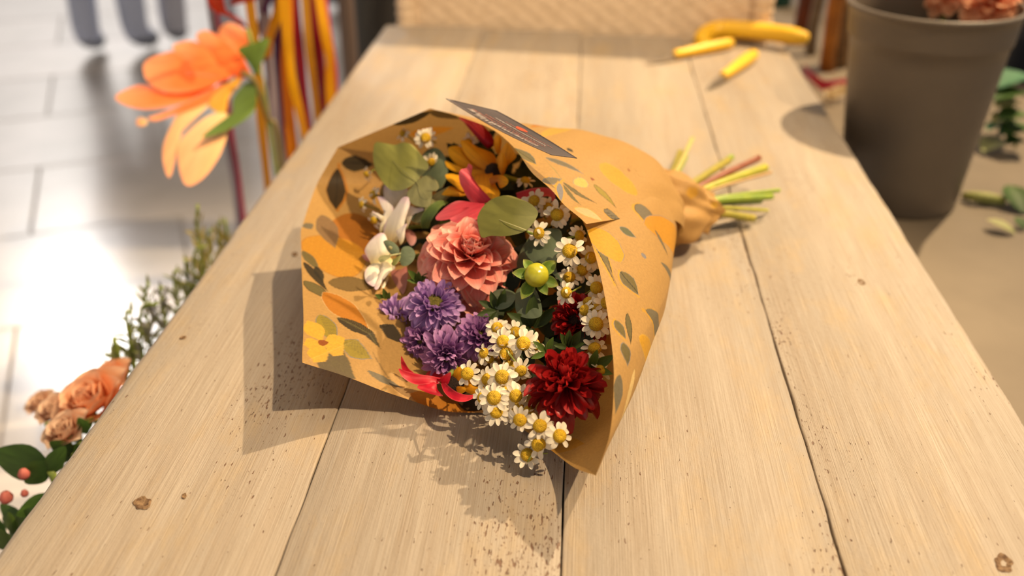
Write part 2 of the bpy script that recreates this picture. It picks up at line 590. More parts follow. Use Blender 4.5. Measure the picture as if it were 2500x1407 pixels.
# ---- the print on the paper: leaves, lemons, flowers
def project(p):
    d = p - np.array(CAM)
    c, s = math.cos(YAW), math.sin(YAW)
    x = d[..., 0] * c + d[..., 1] * s
    y = -d[..., 0] * s + d[..., 1] * c
    z = d[..., 2]
    f = y * math.cos(PITCH) - z * math.sin(PITCH)
    up = y * math.sin(PITCH) + z * math.cos(PITCH)
    return 1250 + FPX * x / f, 703.5 - FPX * up / f
PU, PV = project(PT)
dT = np.gradient(PT, axis=0); dS = np.gradient(PT, axis=1)
NRM = np.cross(dT, dS); NRM /= np.linalg.norm(NRM, axis=2, keepdims=True) + 1e-12
SIDE = {'in': (7, 23), 'top': (20.5, 26), 'right': (0, 6.2)}
KRAFT = np.array((0.47, 0.272, 0.085))
COLR = np.tile(KRAFT, (NT, NS, 1))
DARK = (0.026, 0.020, 0.009); OLIVE = (0.13, 0.105, 0.035); GREY = (0.15, 0.13, 0.085); YEL = (0.60, 0.31, 0.018); ORA = (0.47, 0.17, 0.012)
LEM = (0.63, 0.37, 0.04); PALE = (0.60, 0.42, 0.20); BLUE = (0.20, 0.20, 0.22); BRN = (0.24, 0.05, 0.008); GRN = (0.30, 0.225, 0.025)
def locate(u, w, side):
    a, b = SIDE[side]
    m = (rim_idx >= a) & (rim_idx <= b)
    ks = np.nonzero(m)[0]
    d = (PU[ks] - u) ** 2 + (PV[ks] - w) ** 2
    q = np.unravel_index(np.argmin(d), d.shape)
    return ks[q[0]], q[1]
def near(k0, j0, rad):
    d = PT - PT[k0, j0]
    m = (np.abs(d) < rad).all(axis=2)
    # stay on this layer of the roll
    kk = np.abs(np.arange(NT) - k0) < NT * 0.22
    m &= kk[:, None]
    return m
def paint(m, col, a=1.0):
    COLR[m] = COLR[m] * (1 - a) + np.array(col) * a
def lens(side, A, B, w, col, line=None, rib=None, a=0.95, pw=0.75, halo=None, hatch=None):
    ka, ja = locate(A[0], A[1], side); kb, jb = locate(B[0], B[1], side)
    pa, pb = PT[ka, ja], PT[kb, jb]
    L_ = np.linalg.norm(pb - pa) + 1e-9
    d = (pb - pa) / L_
    nn = NRM[ka, ja]; nn = nn - d * (nn @ d); nn /= np.linalg.norm(nn)
    e = np.cross(nn, d)
    m = near(ka, ja, L_ * 1.15 + w)
    q = PT[m] - pa
    x = (q @ d) / L_; y = q @ e
    xx = np.clip(x, 1e-4, 1 - 1e-4)
    hw = w * np.sin(math.pi * xx ** pw) if pw else w * np.sqrt(1 - (2 * xx - 1) ** 2)
    hw = hw * (1 + 0.03 * np.sin(x * 19))
    def sub(c, col, al):
        mm = np.zeros_like(m); mm[m] = c; paint(mm, col, al)
    if halo: sub((x > -0.06) & (x < 1.06) & (np.abs(y - w * 0.12) < hw + 0.0016), halo, 0.8)
    ins = (x > 0) & (x < 1) & (np.abs(y) < hw)
    sub(ins, col, a)
    if hatch: sub(ins & (np.sin((x * L_ + y) * 3600) > 0.2) & (y > -hw * 0.2), hatch, 0.5)
    if rib: sub(ins & (np.abs(y - 0.1 * w * np.sin(x * 5)) < 0.0006), rib, 0.85)
    if line: sub((x > 0) & (x < 1) & (np.abs(y) < hw) & (np.abs(y) > hw - 0.0007), line, 0.85)
def blob(side, A, r, col, a=0.92, ratio=1.0, line=None, spots=None):
    k, j = locate(A[0], A[1], side)
    m = near(k, j, r * 1.6)
    nn = NRM[k, j]
    d = PT[k, min(j + 1, NS - 1)] - PT[k, j - 1]; d /= np.linalg.norm(d)
    e = np.cross(nn, d)
    q = PT[m] - PT[k, j]
    x, y = q @ d, q @ e * ratio
    rr = np.sqrt(x * x + y * y) * (1 + 0.07 * np.sin(3 * np.arctan2(y, x) + A[0]))
    mm = np.zeros_like(m); mm[m] = rr < r; paint(mm, col, a)
    if spots is not None:
        mm[m] = (rr < r) & (np.sin(x * 900) * np.sin(y * 800) > 0.8); paint(mm, spots, 0.35)
    if line:
        mm[m] = (rr < r) & (rr > r - 0.0008); paint(mm, line, 0.7)
def twig(side, A, B, col, w=0.0008): lens(side, A, B, w, col, pw=1.0)
# unseen and half-seen stretches carry the same print, scattered
prg = random.Random(9)
for _ in range(46):
    k, j = prg.randrange(20, NT - 20), prg.randrange(int(NS * 0.2), NS - 20)
    if 0.3 < S[j] and 7 < rim_idx[k] < 21 and S[j] > 0.8: continue
    side = 'in' if 7 <= rim_idx[k] <= 21 else ('right' if rim_idx[k] < 6.2 else 'top')
    if rim_idx[k] > 20.5 or rim_idx[k] < 6.2: continue
    A = (PU[k, j], PV[k, j]); an = prg.uniform(0, 6.3); l = prg.uniform(50, 100)
    lens(side, A, (A[0] + l * math.cos(an), A[1] + l * math.sin(an)), prg.uniform(.006, .018), prg.choice((ORA, DARK, YEL, OLIVE)), a=0.9)
# inside, left and below
blob('in', (872, 572), .026, (0.36, 0.12, 0.008), spots=ORA, ratio=0.62); blob('in', (818, 622), .028, (0.52, 0.23, 0.016), spots=LEM, line=(0.35, 0.14, 0.03), ratio=0.65)
lens('in', (824, 412), (820, 512), .0100, DARK, rib=(0.02, 0.015, 0.006), halo=ORA); lens('in', (833, 398), (912, 402), .0085, DARK, rib=(0.02, 0.015, 0.006))
lens('in', (786, 525), (818, 606), .0105, (0.22, 0.13, 0.06), line=GREY)
lens('in', (745, 545), (760, 560), .006, GREY)
lens('in', (738, 612), (780, 662), .0050, OLIVE, line=GREY); lens('in', (742, 640), (800, 712), .0042, DARK); lens('in', (741, 685), (812, 735), .0065, OLIVE, line=DARK)
lens('in', (790, 712), (905, 815), .0125, ORA, line=PALE); lens('in', (822, 775), (930, 852), .0070, DARK, rib=OLIVE, hatch=OLIVE)
lens('in', (925, 795), (990, 838), .0070, (0.025, 0.02, 0.012)); lens('in', (800, 690), (930, 700), .0130, (0.16, 0.10, 0.03), line=DARK)
lens('in', (772, 862), (868, 925), .0150, (0.11, 0.085, 0.045), hatch=OLIVE); lens('in', (780, 768), (822, 842), .0085, GRN, line=BLUE, hatch=OLIVE)
lens('in', (828, 838), (908, 876), .0085, GRN, line=BLUE, hatch=OLIVE)
for q in ((752, 782), (742, 842), (765, 885), (838, 868), (842, 826)): lens('in', (788, 838), q, .0088, LEM, line=(0.62, 0.34, 0.05), pw=1.3)
blob('in', (788, 838), .0042, BRN)
twig('in', (905, 850), (962, 938), (0.25, 0.15, 0.05)); lens('in', (896, 905), (985, 950), .0035, GREY); twig('in', (945, 948), (925, 985), (0.3, 0.2, 0.06))
lens('in', (960, 305), (1058, 270), .0085, DARK); lens('in', (1048, 272), (1125, 292), .0075, (0.10, 0.06, 0.02)); lens('in', (1000, 330), (1110, 312), .010, (0.55, 0.22, 0.02))
lens('in', (1000, 962), (1180, 1003), .0110, ORA); lens('in', (1120, 975), (1190, 1000), .010, (0.02, 0.014, 0.008))
lens('in', (1340, 1085), (1440, 1090), .010, (0.50, 0.25, 0.04)); lens('in', (770, 650), (790, 690), .004, DARK)
# outside, the flap on top
lens('top', (1254, 362), (1310, 402), .0088, (0.12, 0.11, 0.055), line=BLUE, rib=DARK, halo=YEL, hatch=GRN, pw=0.85)
lens('top', (1322, 448), (1372, 437), .0050, GREY, line=BLUE, halo=YEL); lens('top', (1366, 446), (1368, 494), .0034, BLUE, halo=YEL)
lens('top', (1374, 444), (1456, 496), .0030, OLIVE, line=DARK); lens('top', (1374, 450), (1418, 500), .0028, OLIVE); twig('top', (1330, 390), (1376, 446), (0.33, 0.24, 0.08))
blob('top', (1418, 446), .0095, (0.62, 0.44, 0.10), ratio=1.5, line=BLUE); lens('top', (1330, 384), (1424, 424), .0048, GREY, line=BLUE)
lens('top', (1402, 508), (1472, 540), .0090, PALE, line=LEM); lens('top', (1450, 450), (1505, 508), .0045, GRN, line=DARK); blob('top', (1446, 438), .0022, BRN)
lens('top', (1464, 402), (1556, 474), .0150, YEL, line=LEM, a=0.85, pw=0); lens('top', (1474, 515), (1516, 552), .0080, GREY, line=DARK, hatch=DARK, halo=YEL)
lens('top', (1320, 335), (1410, 352), .009, LEM, a=0.6); lens('top', (1384, 362), (1400, 372), .003, DARK); blob('top', (1535, 416), .0016, BRN)
# outside, the right-hand sheet
lens('right', (1440, 560), (1500, 690), .0040, OLIVE, line=DARK, halo=YEL); lens('right', (1452, 556), (1508, 640), .0150, YEL, line=BLUE, pw=0)
twig('right', (1480, 640), (1515, 720), (0.3, 0.18, 0.06)); lens('right', (1512, 556), (1552, 580), .0060, (0.10, 0.11, 0.05), line=BLUE)
lens('right', (1562, 498), (1594, 566), .0125, GREY, line=DARK, halo=YEL); lens('right', (1576, 552), (1622, 650), .0190, (0.55, 0.25, 0.016), line=BLUE, pw=0)
lens('right', (1598, 560), (1632, 628), .0034, GREY, line=DARK); lens('right', (1514, 662), (1560, 722), .0098, OLIVE, line=BLUE, rib=DARK, halo=YEL, hatch=GREY)
lens('right', (1502, 782), (1528, 828), .0055, OLIVE, line=BLUE, halo=YEL); lens('right', (1532, 764), (1540, 840), .0036, OLIVE, line=DARK)
lens('right', (1576, 758), (1558, 852), .0085, GREY, hatch=OLIVE, halo=YEL); lens('right', (1522, 836), (1532, 894), .0062, OLIVE, line=BLUE)
lens('right', (1560, 826), (1546, 906), .0098, YEL, line=LEM, pw=0); lens('right', (1514, 915), (1502, 1012), .0065, GREY, hatch=OLIVE)
lens('right', (1612, 640), (1604, 732), .0042, GREY); blob('right', (1572, 625), .003, BLUE); blob('right', (1542, 940), .0018, BLUE)
lens('right', (1620, 690), (1630, 760), .004, OLIVE); lens('right', (1550, 900), (1520, 1060), .004, (0.70, 0.50, 0.20))

def paper_mat(name, transl=0.32):
    m, nt, out = new_mat(name)
    L = nt.links.new
    at = N(nt, 'ShaderNodeVertexColor', layer_name='print')
    tc = N(nt, 'ShaderNodeTexCoord')
    ns = N(nt, 'ShaderNodeTexNoise', Scale=420.0, Detail=4.0, Roughness=0.7); L(tc.outputs['Object'], ns.inputs['Vector'])
    n2 = N(nt, 'ShaderNodeTexNoise', Scale=55.0, Detail=3.0); L(tc.outputs['Object'], n2.inputs['Vector'])
    mr = N(nt, 'ShaderNodeMapRange'); mr.inputs[1].default_value = 0.3; mr.inputs[2].default_value = 0.7
    mr.inputs[3].default_value = 0.88; mr.inputs[4].default_value = 1.10; L(ns.outputs[0], mr.inputs[0])
    hs = N(nt, 'ShaderNodeHueSaturation'); L(mr.outputs[0], hs.inputs['Value']); L(at.outputs[0], hs.inputs['Color'])
    b = N(nt, 'ShaderNodeBsdfPrincipled', Roughness=0.6); b.inputs['Specular IOR Level'].default_value = 0.3
    L(hs.outputs[0], b.inputs['Base Color'])
    bp = N(nt, 'ShaderNodeBump', Strength=0.25, Distance=0.0012); L(n2.outputs[0], bp.inputs['Height']); L(bp.outputs[0], b.inputs['Normal'])
    tr = N(nt, 'ShaderNodeBsdfTranslucent'); L(hs.outputs[0], tr.inputs['Color'])
    ms = N(nt, 'ShaderNodeMixShader', Fac=transl); L(b.outputs[0], ms.inputs[1]); L(tr.outputs[0], ms.inputs[2])
    L(ms.outputs[0], out.inputs[0])
    return m
M_paper = paper_mat('printed_kraft_paper', 0.28)
def colour_mesh(name, pts, nu, nv, cols, thick):
    """grid sheet pts[nu*nv] with a printed colour per vertex"""
    me = bpy.data.meshes.new(name)
    nV = nu * nv
    q = (np.arange(nu - 1)[:, None] * nv + np.arange(nv - 1)[None, :]).ravel()
    quads = np.stack([q, q + nv, q + nv + 1, q + 1], 1)
    me.vertices.add(nV); me.vertices.foreach_set('co', pts.reshape(-1).astype(np.float32))
    me.loops.add(quads.size); me.loops.foreach_set('vertex_index', quads.ravel().astype(np.int32))
    me.polygons.add(len(quads)); me.polygons.foreach_set('loop_start', np.arange(0, quads.size, 4, dtype=np.int32))
    me.polygons.foreach_set('use_smooth', np.ones(len(quads), dtype=bool))
    me.update(calc_edges=True)
    ca = me.color_attributes.new('print', 'FLOAT_COLOR', 'POINT')
    ca.data.foreach_set('color', np.concatenate([cols.reshape(-1, 3), np.ones((nV, 1))], 1).astype(np.float32).ravel())
    return me
wrap = thing('paper_wrap', 'kraft paper cone printed with lemons and leaves, wrapped round the flowers on the table', 'wrapping paper', tuple(NECK * [1, 1, 0] + [0, 0, T]))
pm = colour_mesh('sheet', PT - np.array(wrap.location), NT, NS, COLR, 0)
put('sheet', pm, M_paper, wrap)
# gathered end of the paper round the stems
ND, NA = 60, 120
tip = np.array(P(1728, 516, 0.034))
axd = tip - NECK; dl = np.linalg.norm(axd); axd /= dl
g1 = np.cross(axd, [0, 0, 1]); g1 /= np.linalg.norm(g1); g2 = np.cross(g1, axd)
GP = np.zeros((NA + 1, ND, 3)); GC = np.tile(KRAFT * [1.02, 1.0, 1.0], (NA + 1, ND, 1))
for i in range(NA + 1):
    a = 2 * math.pi * i / NA
    for j in range(ND):
        s = j / (ND - 1)
        r = 0.027 + 0.020 * math.sin(math.pi * min(1, s * 1.15)) ** 0.7 - 0.004 * s
        r *= 1 + 0.16 * math.sin(3 * a + 1 + 2.5 * s) * s + 0.10 * math.sin(5 * a + 4 * s) * (0.4 + s) + 0.035 * math.sin(9 * a - 6 * s + 2)
        r += 0.0012 * math.sin(13 * a + 9 * s)
        end = 1.0 + 0.10 * math.sin(2 * a + 0.6) + 0.05 * math.sin(5 * a)
        GP[i, j] = NECK + axd * (-0.012 + (dl + 0.012) * s * end) + r * (math.cos(a) * g1 + math.sin(a) * g2)
GP[:, :, 2] = np.maximum(GP[:, :, 2], T + 0.002)
gu, gv = project(GP)
for (u, w, r1, col) in ((1640, 468, 11, GREY), (1640, 470, 6, OLIVE), (1636, 512, 8, ORA), (1606, 448, 8, DARK), (1690, 470, 14, YEL), (1745, 500, 9, LEM)):
    m = ((gu - u) ** 2 + (gv - w) ** 2) < r1 * r1
    m &= (GP[:, :, 2] > T + 0.03)
    GC[m] = GC[m] * 0.25 + np.array(col) * 0.75
gm = colour_mesh('gathered_end', GP - np.array(wrap.location), NA + 1, ND, GC, 0)
put('gathered_end', gm, M_paper, wrap)
# ------------------------------------------------------------------ petals and flowers
def petal(name, L, W, a=1.0, b=0.75, cup=0.0, curl=0.0, tiproll=0.0, nu=4, nv=7, seed=0, ruf=0.0, base=0.18):
    """petal along +Y, face +Z; a places the widest point, b rounds the tip"""
    r = random.Random(seed)
    ph = r.uniform(0, 6.3)
    vs, uv = [], []
    for j in range(nv + 1):
        s = 1 - (1 - j / nv) ** 1.6
        w = W / 2 * max(0.02 if j == nv else 0.0, base * (1 - s) + math.sin(math.pi * min(1, (0.04 + 0.96 * s) ** a)) ** b)
        for i in range(nu + 1):
            q = i / nu * 2 - 1
            x = q * w
            z = cup * (q * q) * w + curl * s * s * L + ruf * W * math.sin(5 * s + q * 3 + ph) * abs(q)
            y = s * L
            if s > 0.7: z += tiproll * L * ((s - 0.7) / 0.3) ** 2
            vs.append((x, y, z)); uv.append((i / nu, s))
    return mesh(name, vs, grid_faces(nu + 1, nv + 1), uv)


def frame(p, n, spin=0.0):
    """matrix at p with local Z along n"""
    n = n.normalized()
    x = Vector((0, 0, 1)).cross(n)
    if x.length < 1e-3: x = Vector((1, 0, 0))
    x.normalize()
    y = n.cross(x)
    m = Matrix((x, y, n)).transposed().to_4x4()
    m.translation = p
    return m @ Matrix.Rotation(spin, 4, 'Z')


def pmat(phi, r, h, el, roll=0.0, sc=1.0, yaw=0.0):
    return (Matrix.Rotation(phi, 4, 'Z') @ Matrix.Translation((0, r, h)) @ Matrix.Rotation(el, 4, 'X')
            @ Matrix.Rotation(yaw, 4, 'Z') @ Matrix.Rotation(roll, 4, 'Y') @ Matrix.Scale(sc, 4))


GA = math.radians(137.508)
M_stem = plain('green_stem', (0.20, 0.27, 0.05), rough=0.5, col2=(0.30, 0.34, 0.07), scale=90, transl=0.1)
M_calyx = petal_mat('calyx_green', [(0, (0.10, 0.17, 0.03)), (1, (0.16, 0.26, 0.04))], transl=0.2)

# ---- coral dahlia
M_dahlia = petal_mat('coral_petal', [(0, (0.62, 0.05, 0.035)), (0.4, (0.84, 0.17, 0.13)), (0.8, (0.90, 0.32, 0.26)), (1, (0.93, 0.48, 0.40))],
                     edge=(0.92, 0.50, 0.39), edge_w=0.36, vein=0.14, transl=0.18, rough=0.45)
M_peach = petal_mat('peach_petal', [(0, (0.70, 0.12, 0.04)), (0.5, (0.85, 0.30, 0.12)), (1, (0.92, 0.52, 0.30))], edge=(0.93, 0.55, 0.34), transl=0.3)
DPET = [petal('dahlia_petal', 1.0, 0.70, a=1.05, b=0.50, cup=c, curl=u, tiproll=t, seed=k, ruf=0.04, base=0.3, nu=6, nv=8)
        for k, (c, u, t) in enumerate(((0.18, -0.12, -0.04), (0.25, -0.06, -0.08), (0.34, 0.02, -0.12), (0.55, 0.10, -0.10), (0.9, 0.2, 0.0)))]


def dahlia(p, n, rad, label, mat, name='dahlia', cat='flower', npet=104, spin=0.4, seed=2, group=None):
    t = thing(name, label, cat, p, group, frame(p, n, spin))
    r = random.Random(seed)
    for i in range(npet):
        f = i / (npet - 1)
        L_ = rad * (0.80 - 0.44 * f ** 0.9) * r.uniform(0.90, 1.12)
        el = math.radians(-30 + 108 * f ** 1.9 + r.uniform(-10, 10))
        rr = rad * 0.30 * (1 - f) ** 0.7
        h = rad * (-0.20 + 0.50 * f)
        me = DPET[min(4, int(f * 4 + r.random()))].copy() if False else DPET[min(4, int(f * 3.6 + r.random() * 1.2))]
        o = bpy.data.objects.new('petal', me)
        COL.objects.link(o); o.parent = t
        o.matrix_local = pmat(i * GA + r.uniform(-.15, .15), rr, h, el, r.uniform(-0.28, 0.28), L_, r.uniform(-0.2, 0.2))
        o.material_slots  # slots come with the mesh
    v, f, u = tube([(0, 0, -rad * 0.16), (0, 0, -rad * 0.5), (0.002, -0.004, -rad * 0.9)], [rad * 0.22, rad * 0.12, 0.003])
    put('stem', mesh('dahlia_stem', v, f, u), M_stem, t)
    return t


for me in DPET: me.materials.append(M_dahlia)
p = Q(1145, 630, -0.001)
dahlia(p, facing(p, 0.05, 0.50), 0.0530, 'large coral pink dahlia at the middle of the bouquet', M_dahlia)

# ---- purple and dark red asters
M_aster = petal_mat('violet_petal', [(0, (0.30, 0.12, 0.38)), (0.5, (0.44, 0.23, 0.56)), (1, (0.60, 0.38, 0.68))], edge=(0.60, 0.40, 0.68), transl=0.15, vein=0.2, vein_scale=14)
M_aster2 = petal_mat('deep_violet_petal', [(0, (0.22, 0.06, 0.25)), (0.5, (0.34, 0.14, 0.38)), (1, (0.50, 0.25, 0.50))], edge=(0.52, 0.28, 0.52), transl=0.15, vein=0.2, vein_scale=14)
M_red = petal_mat('dark_red_petal', [(0, (0.10, 0.002, 0.003)), (0.5, (0.30, 0.006, 0.009)), (1, (0.42, 0.018, 0.016))], transl=0.18, vein=0.2, vein_scale=12, rough=0.32, spec=0.5)
def aster_petals(mat, wide, k0):
    out = []
    for k, (c, u, t) in enumerate(((0.5, -0.12, -0.12), (0.7, -0.05, -0.05), (0.9, 0.08, 0.08), (1.2, 0.2, 0.1))):
        me = petal('aster_petal', 1.0, wide, a=1.35, b=0.45, cup=c, curl=u, tiproll=t, seed=k + k0, ruf=0.04, base=0.35, nu=3, nv=6)
        me.materials.append(mat); out.append(me)
    return out
P_AST = aster_petals(M_aster, 0.36, 30); P_AST2 = aster_petals(M_aster2, 0.36, 40); P_RED = aster_petals(M_red, 0.40, 50)
M_adisc = plain('aster_disc', (0.22, 0.17, 0.025), rough=0.8, col2=(0.09, 0.09, 0.015), scale=900, bump=1.0)
def dome(r, h, n=20, k=6, bump=0.0):
    vs, uv = [], []
    for j in range(k + 1):
        q = j / k * math.pi / 2
        for i in range(n):
            a = 2 * math.pi * i / n
            e = 1 + bump * math.sin(a * 9 + j * 2.4) * math.cos(j * 2.1)
            vs.append((r * math.cos(q) * math.cos(a) * e, r * math.cos(q) * math.sin(a) * e, h * math.sin(q) * e)); uv.append((i / n, j / k))
    return vs, grid_faces(n, k + 1, True), uv
def aster(p, n, rad, pets, label, npet=120, disc=0.3, name='aster', seed=1, hi=62, lo=-32, messy=8, spin=0.0, group=None, ll=0.45, dm=None, ex=0.9, roll=0.5):
    t = thing(name, label, 'flower', p, group, frame(p, n, spin))
    r = random.Random(seed)
    for i in range(npet):
        f = i / (npet - 1)
        L_ = rad * (1 - disc * 0.6 - (ll - 0.0) * f * 0.75) * r.uniform(0.85, 1.12)
        el = math.radians(lo + (hi - lo) * f ** ex + r.uniform(-messy, messy))
        rr = rad * (disc * 0.55 + 0.10 * (1 - f))
        h = rad * (-0.22 + 0.34 * f)
        o = bpy.data.objects.new('petal', pets[min(3, int(f * 3 + r.random() * 1.3))])
        COL.objects.link(o); o.parent = t
        o.matrix_local = pmat(i * GA, rr, h, el, r.uniform(-roll, roll), L_ * r.uniform(1 - roll * 0.25, 1.0), r.uniform(-0.2, 0.2))
    v, f, u = dome(rad * disc * 0.75, rad * 0.16, bump=0.06)
    put('flower_disc', mesh('flower_disc', [(x, y, z + rad * 0.06) for x, y, z in v], f, u), dm or M_adisc, t)
    v, f, u = tube([(0, 0, -rad * 0.1), (0, 0, -rad * 0.5), (0.002, -0.003, -rad * 1.2)], [rad * 0.34, rad * 0.2, 0.0025])
    put('stem', mesh('aster_stem', v, f, u), M_stem, t)
    return t
p = Q(1060, 742, 0.004); aster(p, facing(p, 0.08, 0.50), 0.0315, P_AST, 'largest violet aster, with its olive centre showing, below the dahlia', 130, 0.36, seed=3, ll=0.5, lo=-55, messy=12, ex=1.5)
p = Q(962, 782, -0.006); aster(p, facing(p, -0.70, 0.25), 0.0265, P_AST, 'small lilac aster turned to the paper, leftmost of the asters', 90, 0.24, seed=4, lo=-20)
p = Q(1030, 832, -0.010); aster(p, facing(p, -0.45, -0.25), 0.0215, P_AST2, 'purple aster tucked under the largest violet aster', 90, 0.24, seed=5, lo=-25)
p = Q(1092, 872, -0.014); aster(p, facing(p, 0.05, -0.55), 0.0255, P_AST2, 'drooping dark purple aster above the red lily petals', 100, 0.22, seed=6, lo=-30)
p = Q(1172, 818, -0.016); aster(p, facing(p, 0.15, 0.35), 0.0245, P_AST2, 'shaded purple aster behind the daisy cluster', 90, 0.22, seed=7)
p = Q(1380, 930, 0.002); aster(p, facing(p, -0.05, 0.60), 0.0400, P_RED, 'big dark red double aster in front, beside the daisies', 170, 0.14, seed=8, messy=26, hi=80, lo=-75, ll=0.65, ex=1.4, roll=1.0)
p = Q(1405, 782, -0.026); aster(p, facing(p, -0.35, 0.1), 0.0275, P_RED, 'dark red aster half in shade behind the big red one', 90, 0.34, seed=9, messy=12, lo=-25,
                                    dm=plain('dark_disc', (0.06, 0.025, 0.01), rough=0.8, col2=(0.02, 0.01, 0.005), scale=700, bump=1.0))

# ---- flat shapes with their own depth: leaves and loose petals
def Z(sx, ox, oy, pts): return [(ox + x / sx, oy + y / sx) for x, y in pts]
A1 = lambda pts: Z(3.517, 700, 220, pts)
A2 = lambda pts: Z(3.517, 1100, 220, pts)
A7 = lambda pts: Z(5.209, 870, 470, pts)
A8 = lambda pts: Z(4.69, 900, 690, pts)
def sheet_shape(outline, o_base, o_tip, bulge=0.004, n=34, rings=4, thick=None, base=None, tip=None, fold=0.0, place=None, wave=0.0):
    """leaf or petal: outline[0] is its foot; depth runs from o_base at the foot to o_tip at the far end, bulge lifts the middle"""
    pl = place or Q
    ol = [np.array(q) for q in spline(outline, n, True)]
    b0 = np.array(base if base is not None else outline[0], dtype=float)
    c = sum(ol) / n
    if tip is None:
        tip = max(ol, key=lambda q: np.linalg.norm(q - b0))
    ax_ = np.array(tip) - b0; La = np.linalg.norm(ax_); ax_ = ax_ / La
    wmax = max(abs((q - b0)[0] * ax_[1] - (q - b0)[1] * ax_[0]) for q in ol) + 1e-6
    V, U = [], []
    for k in range(rings + 1):
        f = k / rings
        for i in range(n if k else 1):
            q = c + (ol[i] - c) * f
            s = float(np.clip((q - b0) @ ax_ / La, 0, 1)); lat = ((q - b0)[0] * ax_[1] - (q - b0)[1] * ax_[0]) / wmax
            off = o_base + (o_tip - o_base) * s + bulge * 0.45 * (1 - f * f) - fold * abs(lat) + wave * math.sin(3 * s * 3 + lat * 4) * f
            V.append(pl(q[0], q[1], off)); U.append((0.5 + 0.5 * max(-1, min(1, lat)), s))
    F = [(0, 1 + (i + 1) % n, 1 + i) for i in range(n)]
    F += grid_faces(n, rings, True, 1)
    # a real thickness: the same again, set back, and a rim
    if thick is None: return V, F, U
    nb = len(V)
    nrm = NB
    V2 = [v - nrm * thick for v in V]
    F2 = [tuple(i + nb for i in f[::-1]) for f in F]
    l0 = 1 + (rings - 1) * n
    rim = [(l0 + i, l0 + i + nb, l0 + (i + 1) % n + nb, l0 + (i + 1) % n) for i in range(n)]
    return V + V2, F + F2 + rim, U + U
def part_shape(name, parent, mat, *a, **k):
    v, f, u = sheet_shape(*a, **k)
    po = parent.location
    return put(name, mesh(name, [x - po for x in v], f, u), mat, parent)
def strip_shape(name, parent, mat, spine, widths, offs, nv=16, nu=4, cup=0.3, thick=0.0005, place=None):
    """curved petal: a spine of picture points with widths in picture points and depths"""
    pl = place or Q
    sp = spline(spine, nv); wd = spline([(w, 0) for w in widths], nv); of = spline([(o, 0) for o in offs], nv)
    V, U = [], []
    for j in range(nv):
        t = np.array(sp[min(j + 1, nv - 1)]) - np.array(sp[max(j - 1, 0)]); t /= np.linalg.norm(t) + 1e-9
        nrm = np.array((-t[1], t[0]))
        for i in range(nu + 1):
            q = i / nu * 2 - 1
            c = sp[j] + nrm * q * max(0.4, wd[j][0]) / 2
            V.append(pl(c[0], c[1], of[j][0] + cup * (q * q - 0.5) * wd[j][0] / 2 * 0.0003)); U.append((i / nu, j / (nv - 1)))
    F = grid_faces(nu + 1, nv)
    po = parent.location
    return put(name, mesh(name, [x - po for x in V], F, U), mat, parent)
def flower_at(name, label, cat, u, v, off, group=None): return thing(name, label, cat, Q(u, v, off), group)
def link_stem(parent, a, b, r, mat, mid=None, name='stem'):
    pts = [a] + ([mid] if mid is not None else []) + [b]
    pts = [Vector(q) for q in spline(pts, 10)]
    v, f, u = tube(pts, r, 6)
    return put(name, mesh(name, [x - parent.location for x in v], f, u), mat, parent)
NECKV = Vector(NECK)

# ---- eucalyptus
def leaf_mat(name, c1, c2, vein, edge):
    m = petal_mat(name, [(0, c2), (0.35, c1), (1, c1)], edge=edge, edge_w=0.46, transl=0.18, vein=0.16, vein_scale=7, rough=0.5, spec=0.35, rnd=0.1)
    return m
M_euc = leaf_mat('eucalyptus_leaf', (0.175, 0.175, 0.040), (0.25, 0.25, 0.09), 0, (0.42, 0.38, 0.12))
M_euc2 = leaf_mat('grey_eucalyptus_leaf', (0.27, 0.26, 0.12), (0.23, 0.22, 0.09), 0, (0.40, 0.34, 0.14))
M_euc3 = leaf_mat('blue_eucalyptus_leaf', (0.13, 0.165, 0.10), (0.12, 0.15, 0.08), 0, (0.2, 0.2, 0.1))
M_vein = plain('leaf_vein', (0.42, 0.40, 0.19), rough=0.6, scale=90)
M_vein2 = plain('leaf_vein_dark', (0.17, 0.17, 0.06), rough=0.6, scale=90)
def vein(parent, a, b, o1, o2, w=0.0007, mat=None):
    pts = [Q(a[0] + (b[0] - a[0]) * k / 6, a[1] + (b[1] - a[1]) * k / 6, o1 + (o2 - o1) * k / 6 + 0.0032 * math.sin(math.pi * k / 6)) for k in range(7)]
    v, f, u = tube(pts, [w * (1 - 0.11 * k) for k in range(7)], 5)
    put('leaf_vein', mesh('leaf_vein', [x - parent.location for x in v], f, u), mat or M_vein, parent)
e1_ = flower_at('eucalyptus_sprig', 'eucalyptus sprig with the big notched round leaf below the top daisy', 'leaves', 1017, 440, 0.02)
part_shape('leaf', e1_, M_euc3, A1([(1160, 740), (1150, 600), (1200, 520), (1280, 495), (1340, 540), (1375, 620), (1385, 700), (1360, 790), (1310, 850), (1230, 800)]), -0.012, -0.006, 0.005)
part_shape('leaf', e1_, M_euc, A1([(1112, 790), (1060, 830), (1000, 857), (930, 866), (880, 850), (820, 785), (762, 685), (741, 585), (745, 505), (765, 447), (850, 458), (935, 471), (985, 450), (1060, 460), (1110, 500), (1160, 562), (1215, 632), (1208, 685), (1150, 745)]), 0.013, 0.020, 0.0035, n=44, wave=0.0012)
part_shape('leaf', e1_, M_euc2, A1([(1112, 790), (1160, 748), (1225, 731), (1280, 770), (1308, 830), (1290, 863), (1250, 872), (1247, 920), (1228, 992), (1170, 1006), (1090, 986), (1042, 932), (1034, 880), (1072, 830)]), 0.0135, 0.010, 0.003, n=40, wave=0.001)
